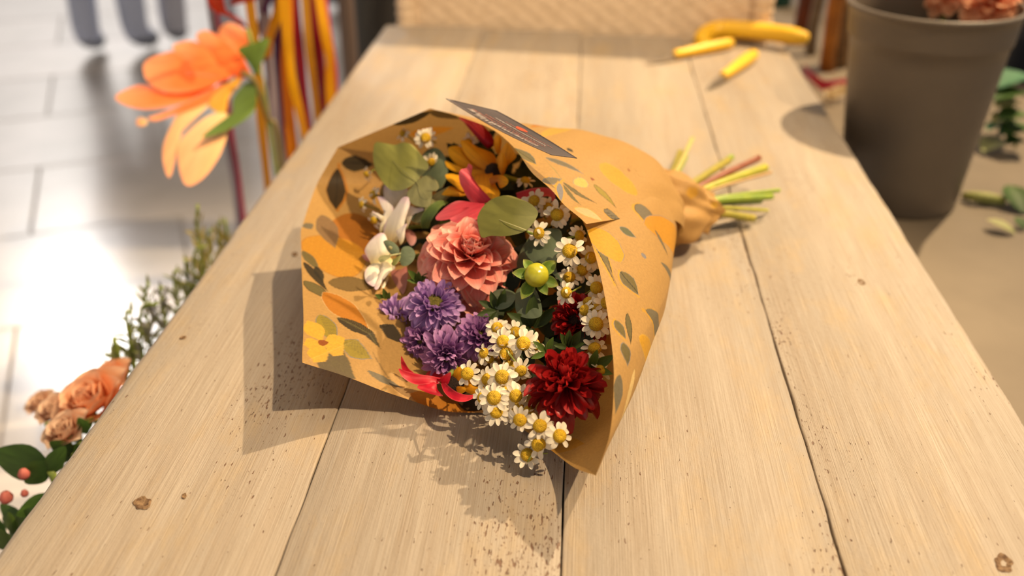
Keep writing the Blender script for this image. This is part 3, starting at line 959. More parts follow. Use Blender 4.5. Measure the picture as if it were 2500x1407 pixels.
vein(e1_, A1([(1112, 790)])[0], A1([(900, 600)])[0], 0.0140, 0.0180, 0.0005, M_vein2); vein(e1_, A1([(1112, 790)])[0], A1([(1210, 940)])[0], 0.0142, 0.0125, 0.0004, M_vein2)
link_stem(e1_, Q(1017, 442, 0.012), Q(1090, 560, -0.06), 0.0011, M_stem)
e2_ = flower_at('eucalyptus_sprig', 'eucalyptus sprig with the broad green leaf lying over the coral dahlia', 'leaves', 1290, 570, 0.02)
part_shape('leaf', e2_, M_euc, A2([(650, 1205), (560, 1240), (450, 1256), (350, 1251), (268, 1268), (240, 1180), (231, 1090), (288, 990), (380, 925), (490, 904), (580, 930), (680, 970), (740, 1028), (750, 1070), (712, 1140)]), 0.020, 0.026, 0.005, n=40)
vein(e2_, A2([(650, 1205)])[0], A2([(380, 1100)])[0], 0.0212, 0.0245, 0.0005)
part_shape('leaf', e2_, M_euc3, [(1292, 580), (1330, 560), (1366, 560), (1372, 590), (1358, 640), (1362, 668), (1378, 695), (1352, 672), (1320, 640), (1300, 640), (1280, 610)], -0.002, -0.006, 0.004)
link_stem(e2_, Q(1288, 566, 0.019), Q(1360, 600, -0.04), 0.0012, M_stem)
e3_ = flower_at('eucalyptus_sprig', 'small sprig tip of round grey leaves over the white lily', 'leaves', 955, 618, 0.02)
part_shape('leaf', e3_, M_euc3, A7([(540, 790), (480, 800), (410, 760), (370, 690), (344, 626), (400, 606), (480, 640), (540, 710)]), 0.016, 0.022, 0.002)
part_shape('leaf', e3_, M_euc3, A7([(550, 790), (590, 700), (660, 684), (720, 720), (750, 790), (722, 870), (650, 930), (580, 932), (550, 860)]), 0.015, 0.012, 0.002)
part_shape('leaf', e3_, M_euc2, A7([(450, 805), (400, 800), (330, 802), (285, 835), (290, 880), (340, 885), (400, 850)]), 0.020, 0.026, 0.001)
part_shape('leaf', e3_, M_euc, A7([(560, 800), (550, 860), (490, 930), (445, 912), (480, 850)]), 0.019, 0.022, 0.002)
v, f, u = dome(0.0022, 0.0030, 10, 5)
bm_ = frame(Q(*A7([(435, 715)])[0], 0.027) - e3_.location, NB)
put('bud', mesh('bud', [bm_ @ Vector(x) for x in v], f, u), M_euc2, e3_)
link_stem(e3_, Q(*A7([(420, 805)])[0], 0.021), Q(*A7([(620, 770)])[0], 0.012), 0.0008, M_vein)
link_stem(e3_, Q(*A7([(620, 770)])[0], 0.012), Q(1030, 640, -0.05), 0.0009, M_stem)
e4_ = flower_at('eucalyptus_sprig', 'dull eucalyptus leaves in the shade under the green bud', 'leaves', 1290, 735, -0.02)
part_shape('leaf', e4_, M_euc3, [(1265, 705), (1300, 700), (1318, 730), (1322, 770), (1290, 778), (1262, 765), (1258, 730)], -0.014, -0.010, 0.004)
part_shape('leaf', e4_, M_euc3, [(1260, 720), (1245, 748), (1215, 756), (1196, 735), (1205, 712), (1235, 706)], -0.014, -0.012, 0.004)
part_shape('leaf', e4_, M_euc3, [(1262, 640), (1285, 590), (1310, 600), (1330, 640), (1310, 680), (1275, 670)], -0.020, -0.016, 0.004)
e5_ = flower_at('alstroemeria_leaves', 'two narrow folded green leaves beside the pink lily', 'leaves', 1060, 510, -0.01)
M_strap = petal_mat('strap_leaf', [(0, (0.10, 0.15, 0.035)), (1, (0.14, 0.20, 0.05))], edge=(0.24, 0.27, 0.08), edge_w=0.42, transl=0.15, vein=0.2, vein_scale=12)
strip_shape('leaf', e5_, M_strap, A1([(1190, 1190), (1195, 1110), (1260, 1020), (1320, 975), (1385, 965)]), [16, 26, 24, 16, 4], [-0.006, 0.004, 0.010, 0.006, -0.004])
strip_shape('leaf', e5_, M_euc2, A1([(1085, 1130), (1150, 1090), (1230, 1010), (1310, 930), (1410, 860)]), [4, 26, 34, 30, 20], [-0.004, 0.0, 0.002, -0.006, -0.014])

# ---- yellow sunflowers, top and bottom
M_sun = petal_mat('sunflower_petal', [(0, (0.50, 0.15, 0.006)), (0.5, (0.80, 0.34, 0.010)), (1, (0.86, 0.42, 0.014))], transl=0.2, vein=0.16, vein_scale=16, rnd=0.10)
M_sdisc = plain('sunflower_disc', (0.035, 0.014, 0.007), rough=0.8, col2=(0.012, 0.006, 0.004), scale=900, bump=1.0)
s1_ = flower_at('sunflower', 'orange-yellow sunflower with dark centre under the paper flap', 'flower', 1203, 415, -0.02)
for pts, o1, o2, bu in (
    ([(1790, 690), (1690, 685), (1600, 625), (1540, 562), (1503, 492), (1497, 432), (1560, 438), (1640, 490), (1720, 520), (1785, 560), (1805, 640)], -0.016, 0.000, 0.006),
    ([(1680, 690), (1600, 692), (1500, 672), (1430, 612), (1393, 560), (1388, 500), (1430, 480), (1500, 490), (1560, 570), (1640, 640)], -0.018, -0.004, 0.006),
    ([(1830, 560), (1795, 530), (1780, 470), (1788, 405), (1825, 388), (1846, 430), (1838, 500)], -0.016, 0.004, 0.004),
    ([(1840, 740), (1800, 690), (1800, 600), (1840, 520), (1892, 448), (1932, 500), (1972, 562), (1950, 602), (1900, 645), (1870, 700)], -0.018, 0.006, 0.004),
    ([(1850, 745), (1815, 660), (1825, 580), (1852, 536), (1882, 592), (1886, 660), (1865, 730)], -0.010, 0.010, 0.004),
    ([(1790, 690), (1600, 745), (1540, 732), (1440, 700), (1375, 660), (1362, 608), (1420, 630), (1490, 660), (1570, 690)], -0.016, -0.006, 0.003),
    ([(1700, 790), (1600, 800), (1545, 868), (1490, 862), (1430, 812), (1378, 770), (1363, 728), (1420, 718), (1490, 735), (1600, 770)], -0.012, 0.004, 0.005),
    ([(1600, 860), (1560, 895), (1500, 912), (1420, 912), (1338, 903), (1342, 880), (1400, 828), (1470, 850), (1530, 860)], -0.012, -0.002, 0.004),
    ([(1760, 700), (1680, 718), (1610, 740), (1630, 800), (1690, 880), (1752, 932), (1815, 922), (1832, 880), (1802, 830), (1775, 770)], -0.010, 0.004, 0.006),
    ([(1800, 780), (1765, 820), (1738, 780), (1750, 748), (1800, 730), (1862, 735), (1902, 772), (1890, 815), (1832, 842)], 0.004, 0.010, 0.008)):
    part_shape('petal', s1_, M_sun, A1(pts), o1, o2, bu, n=30, fold=0.0012)
c = Q(*A1([(1775, 700)])[0], -0.013)
fm = frame(c - s1_.location, facing(c, 0.2, 0.3))
v, f, u = dome(0.0085, 0.007, 24, 7, 0.05)
put('flower_disc', mesh('flower_disc', [fm @ Vector(x) for x in v], f, u), M_sdisc, s1_)
link_stem(s1_, c - NB * 0.004, NECKV + Vector((-0.04, -0.02, 0.01)), 0.003, M_stem)
s2_ = flower_at('sunflower', 'half-hidden sunflower deep under the red lily at the paper edge', 'flower', 1120, 950, -0.02)
for pts, o1, o2 in (
    ([(1000, 1180), (940, 1085), (970, 1020), (1040, 965), (1105, 1000), (1100, 1050), (1060, 1100)], -0.022, -0.010),
    ([(1000, 1200), (1030, 1290), (1062, 1280), (1112, 1240), (1108, 1206), (1060, 1190)], -0.020, -0.006),
    ([(1000, 1190), (1130, 1150), (1210, 1190), (1320, 1200), (1315, 1268), (1250, 1300), (1150, 1268)], -0.026, -0.018),
    ([(1040, 1120), (1100, 1050), (1180, 1030), (1230, 1090), (1200, 1160), (1110, 1160)], -0.028, -0.020)):
    part_shape('petal', s2_, M_sun, A8(pts), o1, o2, 0.004, n=26)
c = Q(*A8([(1000, 1195)])[0], -0.024); fm = frame(c - s2_.location, facing(c, 0.0, -0.2))
v, f, u = dome(0.010, 0.007, 24, 7, 0.05)
put('flower_disc', mesh('flower_disc', [fm @ Vector(x) for x in v], f, u), M_sdisc, s2_)

# ---- pink lily petals, red lily, buds
M_pink = petal_mat('pink_petal', [(0, (0.62, 0.045, 0.075)), (0.5, (0.78, 0.085, 0.12)), (1, (0.84, 0.16, 0.20))], edge=(0.84, 0.20, 0.22), transl=0.3, vein=0.15, vein_scale=12, rough=0.4)
M_crim = petal_mat('crimson_petal', [(0, (0.40, 0.008, 0.022)), (0.5, (0.62, 0.012, 0.036)), (1, (0.74, 0.05, 0.07))], edge=(0.76, 0.08, 0.10), transl=0.25, vein=0.12, vein_scale=10, rough=0.4)
l1_ = flower_at('pink_lily', 'pink lily with upright curled petal in front of the sunflower', 'flower', 1160, 500, 0.01)
part_shape('petal', l1_, M_pink, A1([(1690, 975), (1600, 965), (1480, 950), (1400, 980), (1325, 1040), (1280, 1092), (1300, 1120), (1400, 1108), (1490, 1060), (1580, 1010)]), 0.004, 0.012, 0.005, n=30)
part_shape('petal', l1_, M_pink, A1([(1700, 975), (1600, 990), (1490, 1055), (1400, 1110), (1480, 1150), (1560, 1160), (1640, 1115), (1665, 1040)]), 0.006, 0.016, 0.006, n=30)
part_shape('petal', l1_, M_pink, A1([(1752, 940), (1690, 972), (1600, 970), (1555, 930), (1518, 860), (1488, 800), (1478, 720), (1500, 680), (1545, 668), (1562, 632), (1596, 656), (1578, 668), (1592, 740), (1655, 830)]), 0.004, 0.026, 0.007, n=36, fold=0.005)
strip_shape('petal', l1_, M_pink, [(1262, 480), (1300, 472), (1340, 470), (1352, 490)], [18, 24, 20, 10], [-0.006, -0.008, -0.012, -0.014])
link_stem(l1_, Q(1172, 498, 0.000), NECKV + Vector((-0.05, -0.03, 0.01)), 0.002, M_stem)
l2_ = flower_at('pink_lily_bud', 'closed crimson bud just under the dark card', 'bud', 1165, 320, 0.0)
bq = A1([(1760, 480), (1690, 390), (1610, 305), (1545, 262), (1490, 238)])
sp3 = [Q(q[0], q[1], o) for q, o in zip(bq, (-0.020, -0.012, -0.006, -0.002, 0.0))]
v, f, u = tube(spline(sp3, 16), [0.0038 + 0.0032 * math.sin(math.pi * min(1, 0.15 + k / 15 * 0.9)) - 0.0045 * (k / 15) ** 3 for k in range(16)], 12)
put('petal', mesh('bud_petal', [Vector(x) - l2_.location for x in v], f, u), M_crim, l2_)
part_shape('petal', l2_, M_pink, A1([(1700, 420), (1690, 330), (1640, 270), (1590, 240), (1530, 236), (1570, 262), (1620, 320), (1660, 390)]), -0.002, 0.010, 0.002, n=24)
part_shape('petal', l2_, M_pink, A1([(1700, 430), (1620, 350), (1560, 295), (1500, 262), (1478, 232), (1530, 250), (1600, 292), (1650, 350)]), 0.000, 0.009, 0.002, n=24)
l3_ = flower_at('red_lily', 'crimson lily with curled pointed petals resting on the lower paper edge', 'flower', 1075, 925, 0.0)
strip_shape('petal', l3_, M_crim, A8([(830, 1130), (700, 1115), (560, 1110), (430, 1060), (345, 990)]), [14, 20, 26, 20, 3], [-0.008, 0.0, 0.006, 0.012, 0.018])
strip_shape('petal', l3_, M_crim, A8([(500, 1060), (430, 1010), (395, 930), (376, 846)]), [14, 16, 11, 2], [-0.002, 0.004, 0.010, 0.018])
part_shape('petal', l3_, M_crim, A8([(770, 1150), (690, 1130), (630, 1140), (555, 1200), (640, 1250), (750, 1288), (850, 1302), (790, 1230)]), -0.004, 0.006, 0.004, n=28)
part_shape('petal', l3_, M_crim, A8([(840, 1160), (790, 1130), (720, 1095), (800, 1108), (870, 1060), (940, 1028), (935, 1100), (900, 1175)]), -0.006, 0.004, 0.003, n=28)
strip_shape('petal', l3_, M_crim, A8([(850, 1150), (900, 1230), (990, 1300), (1110, 1325), (1240, 1292)]), [10, 19, 22, 17, 3], [-0.004, 0.000, 0.004, 0.002, 0.000])
part_shape('petal', l3_, M_crim, A8([(840, 1160), (700, 1110), (650, 1060), (720, 1000), (830, 1040), (870, 1080)]), -0.014, -0.018, 0.002, n=24)
link_stem(l3_, Q(1078, 935, -0.006), NECKV + Vector((-0.06, -0.05, 0.0)), 0.0022, M_stem)
strip_shape('petal', l3_, M_crim, [(925, 668), (895, 662), (868, 663), (846, 659)], [16, 22, 16, 2], [-0.03, -0.026, -0.022, -0.018])

# ---- white alstroemeria
M_white = petal_mat('white_lilac_petal', [(0, (0.84, 0.68, 0.30)), (0.35, (0.90, 0.82, 0.66)), (0.8, (0.90, 0.80, 0.74)), (1, (0.82, 0.58, 0.68))], edge=(0.80, 0.58, 0.70), edge_w=0.43, transl=0.15, vein=0.10, vein_scale=12)
M_blush = petal_mat('blush_petal', [(0, (0.60, 0.22, 0.18)), (1, (0.72, 0.38, 0.36))], transl=0.3, vein=0.1)
w1_ = flower_at('white_alstroemeria', 'white and lilac alstroemeria with ruffled petals under the notched leaf', 'flower', 965, 540, 0.0)
part_shape('petal', w1_, M_white, A1([(960, 1050), (890, 1100), (842, 960), (838, 820), (930, 830), (1040, 852), (1010, 950)]), -0.014, -0.004, 0.004)
part_shape('petal', w1_, M_white, A7([(640, 470), (650, 400), (700, 310), (780, 250), (850, 230), (842, 198), (760, 198), (690, 172), (655, 240), (635, 330)]), -0.004, 0.004, 0.003)
part_shape('petal', w1_, M_white, A7([(300, 520), (298, 430), (330, 340), (365, 240), (330, 165), (268, 66), (300, 52), (345, 62), (400, 120), (470, 190), (450, 260), (385, 360), (350, 470)]), -0.008, 0.006, 0.003, n=30)
part_shape('petal', w1_, M_white, A7([(360, 380), (300, 350), (208, 250), (250, 256), (320, 290), (400, 320)]), -0.004, 0.008, 0.002)
part_shape('petal', w1_, M_white, A7([(510, 640), (450, 622), (360, 590), (348, 480), (372, 380), (430, 285), (500, 190), (558, 100), (600, 60), (660, 60), (682, 140), (652, 250), (622, 350), (600, 450), (560, 520)]), -0.002, 0.014, 0.006, n=36, fold=0.003)
part_shape('petal', w1_, M_white, A7([(560, 665), (530, 580), (508, 500), (560, 450), (642, 395), (622, 480), (606, 600)]), 0.002, 0.012, 0.004)
link_stem(w1_, Q(968, 560, -0.012), NECKV + Vector((-0.06, -0.01, 0.01)), 0.002, M_stem)
w2_ = flower_at('white_alstroemeria', 'drooping white alstroemeria bloom beside the small grey sprig tip', 'flower', 925, 655, 0.0)
part_shape('petal', w2_, M_blush, A7([(560, 980), (450, 1000), (455, 1100), (520, 1230), (600, 1290), (650, 1120), (640, 950)]), -0.014, -0.012, 0.004)
part_shape('petal', w2_, M_blush, A7([(660, 470), (620, 500), (640, 600), (700, 680), (760, 620), (740, 520)]), -0.014, -0.010, 0.004)
part_shape('petal', w2_, M_white, A7([(400, 840), (300, 872), (200, 920), (168, 870), (108, 760), (130, 680), (200, 590), (290, 522), (360, 530), (402, 640), (424, 760)]), 0.000, 0.010, 0.007, n=34)
part_shape('petal', w2_, M_white, A7([(350, 860), (260, 880), (170, 930), (120, 980), (104, 1052), (122, 1130), (180, 1182), (240, 1190), (300, 1060), (330, 950)]), -0.002, 0.008, 0.005, n=30)
part_shape('petal', w2_, M_white, A7([(400, 840), (342, 850), (318, 960), (280, 1080), (228, 1212), (272, 1232), (332, 1130), (420, 1022), (492, 960), (444, 838)]), 0.002, 0.010, 0.004, n=30)
part_shape('petal', w2_, M_white, A7([(400, 1050), (378, 1110), (290, 1200), (230, 1212), (232, 1300), (258, 1392), (312, 1330), (362, 1200), (410, 1100)]), -0.008, 0.000, 0.003, n=30)
part_shape('petal', w2_, M_blush, A7([(160, 930), (100, 860), (75, 800), (110, 790), (190, 860)]), -0.010, -0.004, 0.002)
link_stem(w2_, Q(950, 640, -0.010), NECKV + Vector((-0.06, -0.03, 0.005)), 0.002, M_stem)

# ---- green dahlia bud with its sepals
M_bud = petal_mat('bud_skin', [(0, (0.36, 0.26, 0.02)), (0.4, (0.42, 0.40, 0.02)), (1, (0.46, 0.44, 0.03))], transl=0.1, vein=0.10, vein_scale=7, rough=0.25, spec=0.6)
M_sepal = petal_mat('sepal', [(0, (0.09, 0.17, 0.02)), (0.7, (0.15, 0.24, 0.03)), (1, (0.34, 0.33, 0.08))], edge=(0.28, 0.34, 0.08), transl=0.15, vein=0.2, vein_scale=8)
p = Q(1310, 672, 0.010)
bt = thing('dahlia_bud', 'round yellow-green dahlia bud to the right of the coral dahlia', 'bud', p, None, frame(p, facing(p, 0.1, 0.25)))
vs, uv = [], []
for j in range(15):
    th = math.pi * j / 14
    for i in range(36):
        a = 2 * math.pi * i / 36
        r_ = 0.0102 * (1 + 0.018 * abs(math.sin(a * 3.5)) * math.sin(th))
        vs.append((r_ * math.sin(th) * math.cos(a), r_ * math.sin(th) * math.sin(a), 0.0098 * -math.cos(th))); uv.append((i / 36, j / 14))
put('bud_skin', mesh('bud_skin', vs, grid_faces(36, 15, True), uv), M_bud, bt)
SEP = petal('sepal', 0.0150, 0.0085, a=1.1, b=0.8, cup=0.5, curl=-0.25, seed=3, base=0.5); SEP.materials.append(M_sepal)
for k, a in enumerate((0.5, 1.35, 2.5, 3.6, 4.3, 5.3)):
    o = bpy.data.objects.new('sepal', SEP); COL.objects.link(o); o.parent = bt
    o.matrix_local = pmat(a, 0.0055, -0.0070, math.radians(8 + 14 * (k % 2)), 0.1, 0.85 + 0.12 * (k % 3))
link_stem_pts = tube([(0, 0, -0.008), (0, 0.002, -0.02), (0.003, 0.006, -0.05)], 0.0018, 7)
put('stem', mesh('bud_stem', *link_stem_pts), M_stem, bt)

# ---- feverfew daisies
M_dpet = petal_mat('daisy_petal', [(0, (0.74, 0.66, 0.44)), (0.3, (0.86, 0.77, 0.61)), (1, (0.87, 0.79, 0.64))], transl=0.18, vein=0.06, vein_scale=9, rough=0.5, rnd=0.05)
DAP = []
for k, (L_, W_, cu) in enumerate(((0.0074, 0.0037, -0.10), (0.0078, 0.0034, 0.0), (0.0070, 0.0040, -0.2), (0.0076, 0.0033, 0.1))):
    me = petal('daisy_petal', L_, W_, a=1.5, b=0.5, cup=0.25, curl=cu, tiproll=-0.06, seed=70 + k, base=0.55, nu=3, nv=5)
    me.materials.append(M_dpet); DAP.append(me)
def disc_mesh():
    """domed centre with its florets in a spiral"""
    n, k = 40, 14
    vs, uv = [], []
    for j in range(k + 1):
        q = j / k * math.pi * 0.5
        for i in range(n):
            a = 2 * math.pi * (i + 0.5 * (j % 2)) / n
            b = 1 + (0.035 if (i + j) % 2 else -0.02) * math.cos(q)
            rr = 0.0051 * math.cos(q) ** 0.8 * b
            z = 0.0042 * math.sin(q) ** 1.0 * b - 0.0007 * math.exp(-(rr / 0.0011) ** 2)
            vs.append((rr * math.cos(a), rr * math.sin(a), z)); uv.append((i / n, j / k))
    return mesh('daisy_disc', vs, grid_faces(n, k + 1, True), uv)
def disc_mat():
    m, nt, out = new_mat('daisy_centre'); L = nt.links.new
    tc = N(nt, 'ShaderNodeTexCoord')
    vo = N(nt, 'ShaderNodeTexVoronoi', Scale=1500.0); L(tc.outputs['Object'], vo.inputs['Vector'])
    cr = N(nt, 'ShaderNodeValToRGB'); e = cr.color_ramp.elements
    e[0].position = 0.15; e[0].color = (0.86, 0.58, 0.014, 1); e[1].position = 0.75; e[1].color = (0.50, 0.26, 0.005, 1)
    L(vo.outputs['Distance'], cr.inputs[0])
    oi = N(nt, 'ShaderNodeObjectInfo'); ra = N(nt, 'ShaderNodeMapRange'); ra.inputs[3].default_value = 0.85; ra.inputs[4].default_value = 1.1; L(oi.outputs['Random'], ra.inputs[0])
    hs = N(nt, 'ShaderNodeHueSaturation'); L(ra.outputs[0], hs.inputs['Value']); L(cr.outputs[0], hs.inputs['Color'])
    b = N(nt, 'ShaderNodeBsdfPrincipled', Roughness=0.65); L(hs.outputs[0], b.inputs['Base Color'])
    iv = N(nt, 'ShaderNodeMath', operation='SUBTRACT'); iv.inputs[0].default_value = 1.0; L(vo.outputs['Distance'], iv.inputs[1])
    bp = N(nt, 'ShaderNodeBump', Strength=0.9, Distance=0.0006); L(iv.outputs[0], bp.inputs['Height']); L(bp.outputs[0], b.inputs['Normal'])
    L(b.outputs[0], out.inputs[0])
    return m
DISC = disc_mesh(); DISC.materials.append(disc_mat())
v, f, u = tube([(0, 0, 0.0), (0.0, 0.0, -0.002), (0, 0, -0.0045), (0.001, 0.003, -0.012), (0.002, 0.008, -0.024)], [0.0042, 0.0034, 0.0011, 0.0008, 0.0008], 7)
DSTEM = mesh('daisy_stem', v, f, u); DSTEM.materials.append(M_stem)
DAISIES = [
 # u, v, depth, lean right, lean up, size, petals, label
 (1039, 337, 0.006, -0.1, 0.15, 1.0, 13, 'white daisy facing out, topmost, above the big notched leaf'),
 (985, 326, -0.004, -1.6, 1.0, 0.85, 8, 'white daisy seen side-on at the upper left rim of the paper'),
 (1052, 395, -0.002, 0.5, -0.7, 0.85, 8, 'small daisy peeping out behind the right edge of the notched leaf'),
 (912, 476, -0.004, -1.5, 0.1, 0.9, 8, 'daisy turned to the left, between white alstroemeria and the paper'),
 (884, 500, -0.008, -1.8, 0.2, 0.75, 7, 'small side-on daisy leftmost against the printed paper'),
 (914, 538, -0.008, -1.2, -0.6, 0.8, 8, 'small daisy drooping left of the white alstroemeria petals'),
 (896, 425, -0.016, -1.4, -0.5, 0.75, 7, 'blurred small daisy left of the notched leaf'),
 (1143, 350, -0.020, 0.0, 0.3, 0.95, 11, 'daisy half hidden behind the upper sunflower petals'),
 (1282, 442, -0.012, 0.3, 1.9, 0.85, 8, 'daisy seen from its underside, right of the sunflower'),
 (1304, 491, 0.006, -0.35, 0.5, 1.0, 12, 'daisy at the right shoulder of the broad green leaf'),
 (1337, 507, -0.006, 0.2, 0.1, 0.85, 10, 'daisy squeezed between two bigger ones under the flap'),
 (1360, 524, 0.006, -0.1, 0.15, 1.1, 13, 'large open daisy touching the paper flap edge'),
 (1316, 570, 0.008, -0.5, 0.1, 1.0, 13, 'open daisy just right of the broad green leaf tip'),
 (1413, 576, -0.002, 0.9, 0.1, 0.9, 12, 'narrow-looking daisy turned right, under the flap corner'),
 (1391, 613, 0.008, 0.05, 0.25, 1.18, 13, 'biggest daisy, above the green bud on its right'),
 (1442, 630, -0.016, 0.3, 0.2, 1.0, 12, 'shaded daisy behind the biggest daisy by the paper'),
 (1390, 678, -0.016, -0.1, 0.6, 1.0, 11, 'dim daisy below the biggest daisy'),
 (1383, 715, 0.002, -0.45, 0.1, 0.92, 11, 'daisy hanging in front of the shaded red aster'),
 (1421, 660, -0.020, 0.2, 0.2, 0.95, 10, 'shaded daisy second below the flap corner'),
 (1456, 703, -0.010, 0.2, 0.1, 1.0, 12, 'shaded daisy cut by the right paper edge at mid height'),
 (1437, 738, -0.012, -0.4, 1.4, 0.9, 9, 'daisy showing its back in the shade by the right paper'),
 (1428, 758, -0.006, -1.3, 0.3, 0.9, 10, 'daisy turned left above the lowest shaded pair'),
 (1456, 757, -0.014, 0.1, 0.3, 0.95, 10, 'daisy deep in shade behind the turned one'),
 (1455, 792, -0.004, 0.1, 0.2, 1.1, 14, 'large shaded daisy by the right paper above the red aster'),
 (1480, 740, -0.006, 0.5, 0.1, 0.95, 9, 'daisy almost wholly behind the right paper edge'),
 (1452, 852, -0.014, 0.1, 0.5, 1.0, 11, 'lowest shaded daisy by the right paper edge'),
 (1466, 905, -0.012, 0.8, 0.4, 0.85, 8, 'small daisy between the big red aster and the paper'),
 (1214, 801, -0.006, -0.2, 0.45, 0.95, 12, 'daisy at the top of the front cluster on purple petals'),
 (1228, 834, 0.006, -0.3, 0.25, 1.0, 12, 'bright daisy second from the top of the front cluster'),
 (1258, 812, -0.010, 0.1, 0.2, 0.95, 11, 'daisy half covered at the back of the front cluster'),
 (1278, 839, 0.006, -0.05, 0.15, 1.08, 13, 'large bright daisy at upper right of the front cluster'),
 (1304, 842, -0.003, 0.4, 0.1, 0.95, 11, 'rightmost daisy of the front cluster, behind the large one'),
 (1236, 864, 0.000, 0.1, 0.0, 1.05, 12, 'daisy with two white petals folded across its centre'),
 (1182, 863, 0.002, -0.8, 0.4, 0.85, 9, 'small daisy at the left edge of the front cluster'),
 (1196, 877, -0.004, -0.4, -0.2, 0.7, 7, 'tiny daisy tucked beside the small left one'),
 (1141, 913, 0.012, -0.25, 0.05, 1.0, 8, 'lone daisy standing out left over the orange petals'),
 (1243, 893, -0.006, 0.2, 0.5, 0.9, 10, 'daisy half hidden at the middle of the front cluster'),
 (1226, 921, 0.010, -0.05, 0.15, 1.1, 13, 'bright daisy at the centre of the front cluster'),
 (1191, 927, 0.000, -0.3, 0.1, 0.98, 11, 'daisy left of the bright one at the cluster centre'),
 (1271, 905, 0.002, 0.3, -0.7, 0.95, 11, 'daisy with a bare green stem curving over it'),
 (1206, 972, 0.010, -0.1, 0.15, 1.08, 12, 'large daisy in the lower half of the front cluster'),
 (1229, 956, 0.004, 0.1, 0.1, 0.85, 10, 'small daisy above and right of the large lower one'),
 (1180, 972, 0.000, -0.4, 0.1, 0.95, 10, 'daisy left of the large lower one, over the paper'),
 (1259, 967, 0.004, 0.3, -0.15, 1.0, 11, 'daisy touching the left side of the big red aster'),
 (1263, 993, -0.006, 0.2, -0.3, 0.95, 10, 'dim daisy under the one touching the red aster'),
 (1212, 1006, 0.002, -0.2, 0.05, 0.98, 11, 'daisy right on the lower paper rim'),
 (1242, 1005, -0.010, 0.0, 0.2, 0.9, 10, 'daisy wedged at the back of the paper rim'),
 (1270, 1025, 0.006, -0.2, -0.55, 1.0, 11, 'daisy nodding forward over the table below the cluster'),
 (1291, 1003, -0.008, 0.2, 1.4, 0.8, 8, 'small daisy showing its green underside by the red aster'),
 (1318, 1040, -0.002, 0.1, -0.25, 1.02, 10, 'daisy under the lowest red petals'),
 (1366, 1065, -0.004, 0.35, 0.0, 1.0, 9, 'daisy lying on the paper, rightmost of the bottom four'),
 (1315, 1086, -0.012, -0.05, -0.2, 1.05, 10, 'daisy second from the bottom of the trailing spray'),
 (1288, 1111, -0.019, -0.2, -0.1, 1.0, 9, 'lowest daisy, lying on the bare planks'),
]
rd = random.Random(77)
for (u, w, off, fx, fy, sc, npt, lab) in DAISIES:
    p = Q(u, w, off)
    if p.z < T + 0.009: p = P(u, w, 0.009)
    t = thing('daisy', lab, 'flower', p, 'feverfew daisies in the bouquet', frame(p, facing(p, fx, fy), rd.uniform(0, 6)) @ Matrix.Scale(sc * 1.02, 4))
    put('flower_disc', DISC, None, t)
    gap = rd.choice((0, 0, 1, 2))
    for k in range(npt):
        a = 2 * math.pi * (k + rd.uniform(-0.2, 0.2)) / (npt + gap)
        o = bpy.data.objects.new('petal', rd.choice(DAP)); COL.objects.link(o); o.parent = t
        el = math.radians(rd.uniform(-34, 10) if rd.random() > 0.07 else rd.uniform(60, 115))
        if p.z < T + 0.02: el = abs(el)
        o.matrix_local = pmat(a, 0.0041, 0.0003 * (k % 2), el, rd.uniform(-0.25, 0.25), rd.uniform(0.88, 1.08))
    st = put('stem', DSTEM, None, t)
    if p.z < T + 0.03: st.rotation_euler = (math.radians(70), 0, 0); st.location = (0, 0, -0.001); st.scale = (0.7, 0.7, 0.6)

# ---- green leaves among the flowers
M_green = petal_mat('green_leaf', [(0, (0.06, 0.10, 0.015)), (1, (0.11, 0.18, 0.03))], edge=(0.14, 0.22, 0.04), transl=0.2, vein=0.2, vein_scale=8, rnd=0.2)
M_deep = plain('shade_foliage', (0.030, 0.045, 0.012), rough=0.6, col2=(0.015, 0.022, 0.008), scale=60)  # near-black green: shade between the flowers put into the colour
LF = petal('leaflet', 1.0, 0.36, a=1.0, b=0.9, cup=0.4, curl=-0.1, seed=8, base=0.2); LF.materials.append(M_green)
M_shade = petal_mat('shaded_leaf_green', [(0, (0.025, 0.04, 0.008)), (1, (0.045, 0.07, 0.014))], edge=(0.06, 0.09, 0.02), transl=0.15, vein=0.2, vein_scale=8, rnd=0.2)  # shaded copy of the green leaf, its shade put into the colour
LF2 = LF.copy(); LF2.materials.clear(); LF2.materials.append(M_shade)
def leaf_tuft(u, v, off, label, dirs, size, name='leaf_tuft', me=None):
    p = Q(u, v, off)
    t = thing(name, label, 'leaves', p, None, frame(p, facing(p)))
    for k, (a, el, s) in enumerate(dirs):
        o = bpy.data.objects.new('leaf', me or LF); COL.objects.link(o); o.parent = t
        o.matrix_local = pmat(math.radians(a), 0.001, 0.0006 * k, math.radians(el), 0.2 * (-1) ** k, size * s)
    return t
leaf_tuft(1025, 690, 0.000, 'small pointed green leaves between the dahlia and the largest violet aster', [(40, 30, 1), (5, 50, 0.8), (75, 20, 0.7), (-40, 35, 0.7)], 0.016)
leaf_tuft(948, 735, -0.004, 'tiny green sepals and buds above the small lilac aster', [(60, 30, 1), (20, 40, 1), (95, 15, 0.8), (-10, 50, 0.7)], 0.014)
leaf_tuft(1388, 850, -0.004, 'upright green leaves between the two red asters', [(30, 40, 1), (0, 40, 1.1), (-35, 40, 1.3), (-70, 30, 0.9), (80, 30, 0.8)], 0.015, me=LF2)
leaf_tuft(1335, 862, -0.006, 'short green leaves between the daisies and the big red aster', [(50, 20, 1), (-20, 30, 1), (110, 10, 0.9)], 0.014)
leaf_tuft(1440, 900, -0.010, 'dark green leaf right of the big red aster', [(-60, 20, 1.2), (-100, 20, 1.0), (-20, 40, 1)], 0.018)
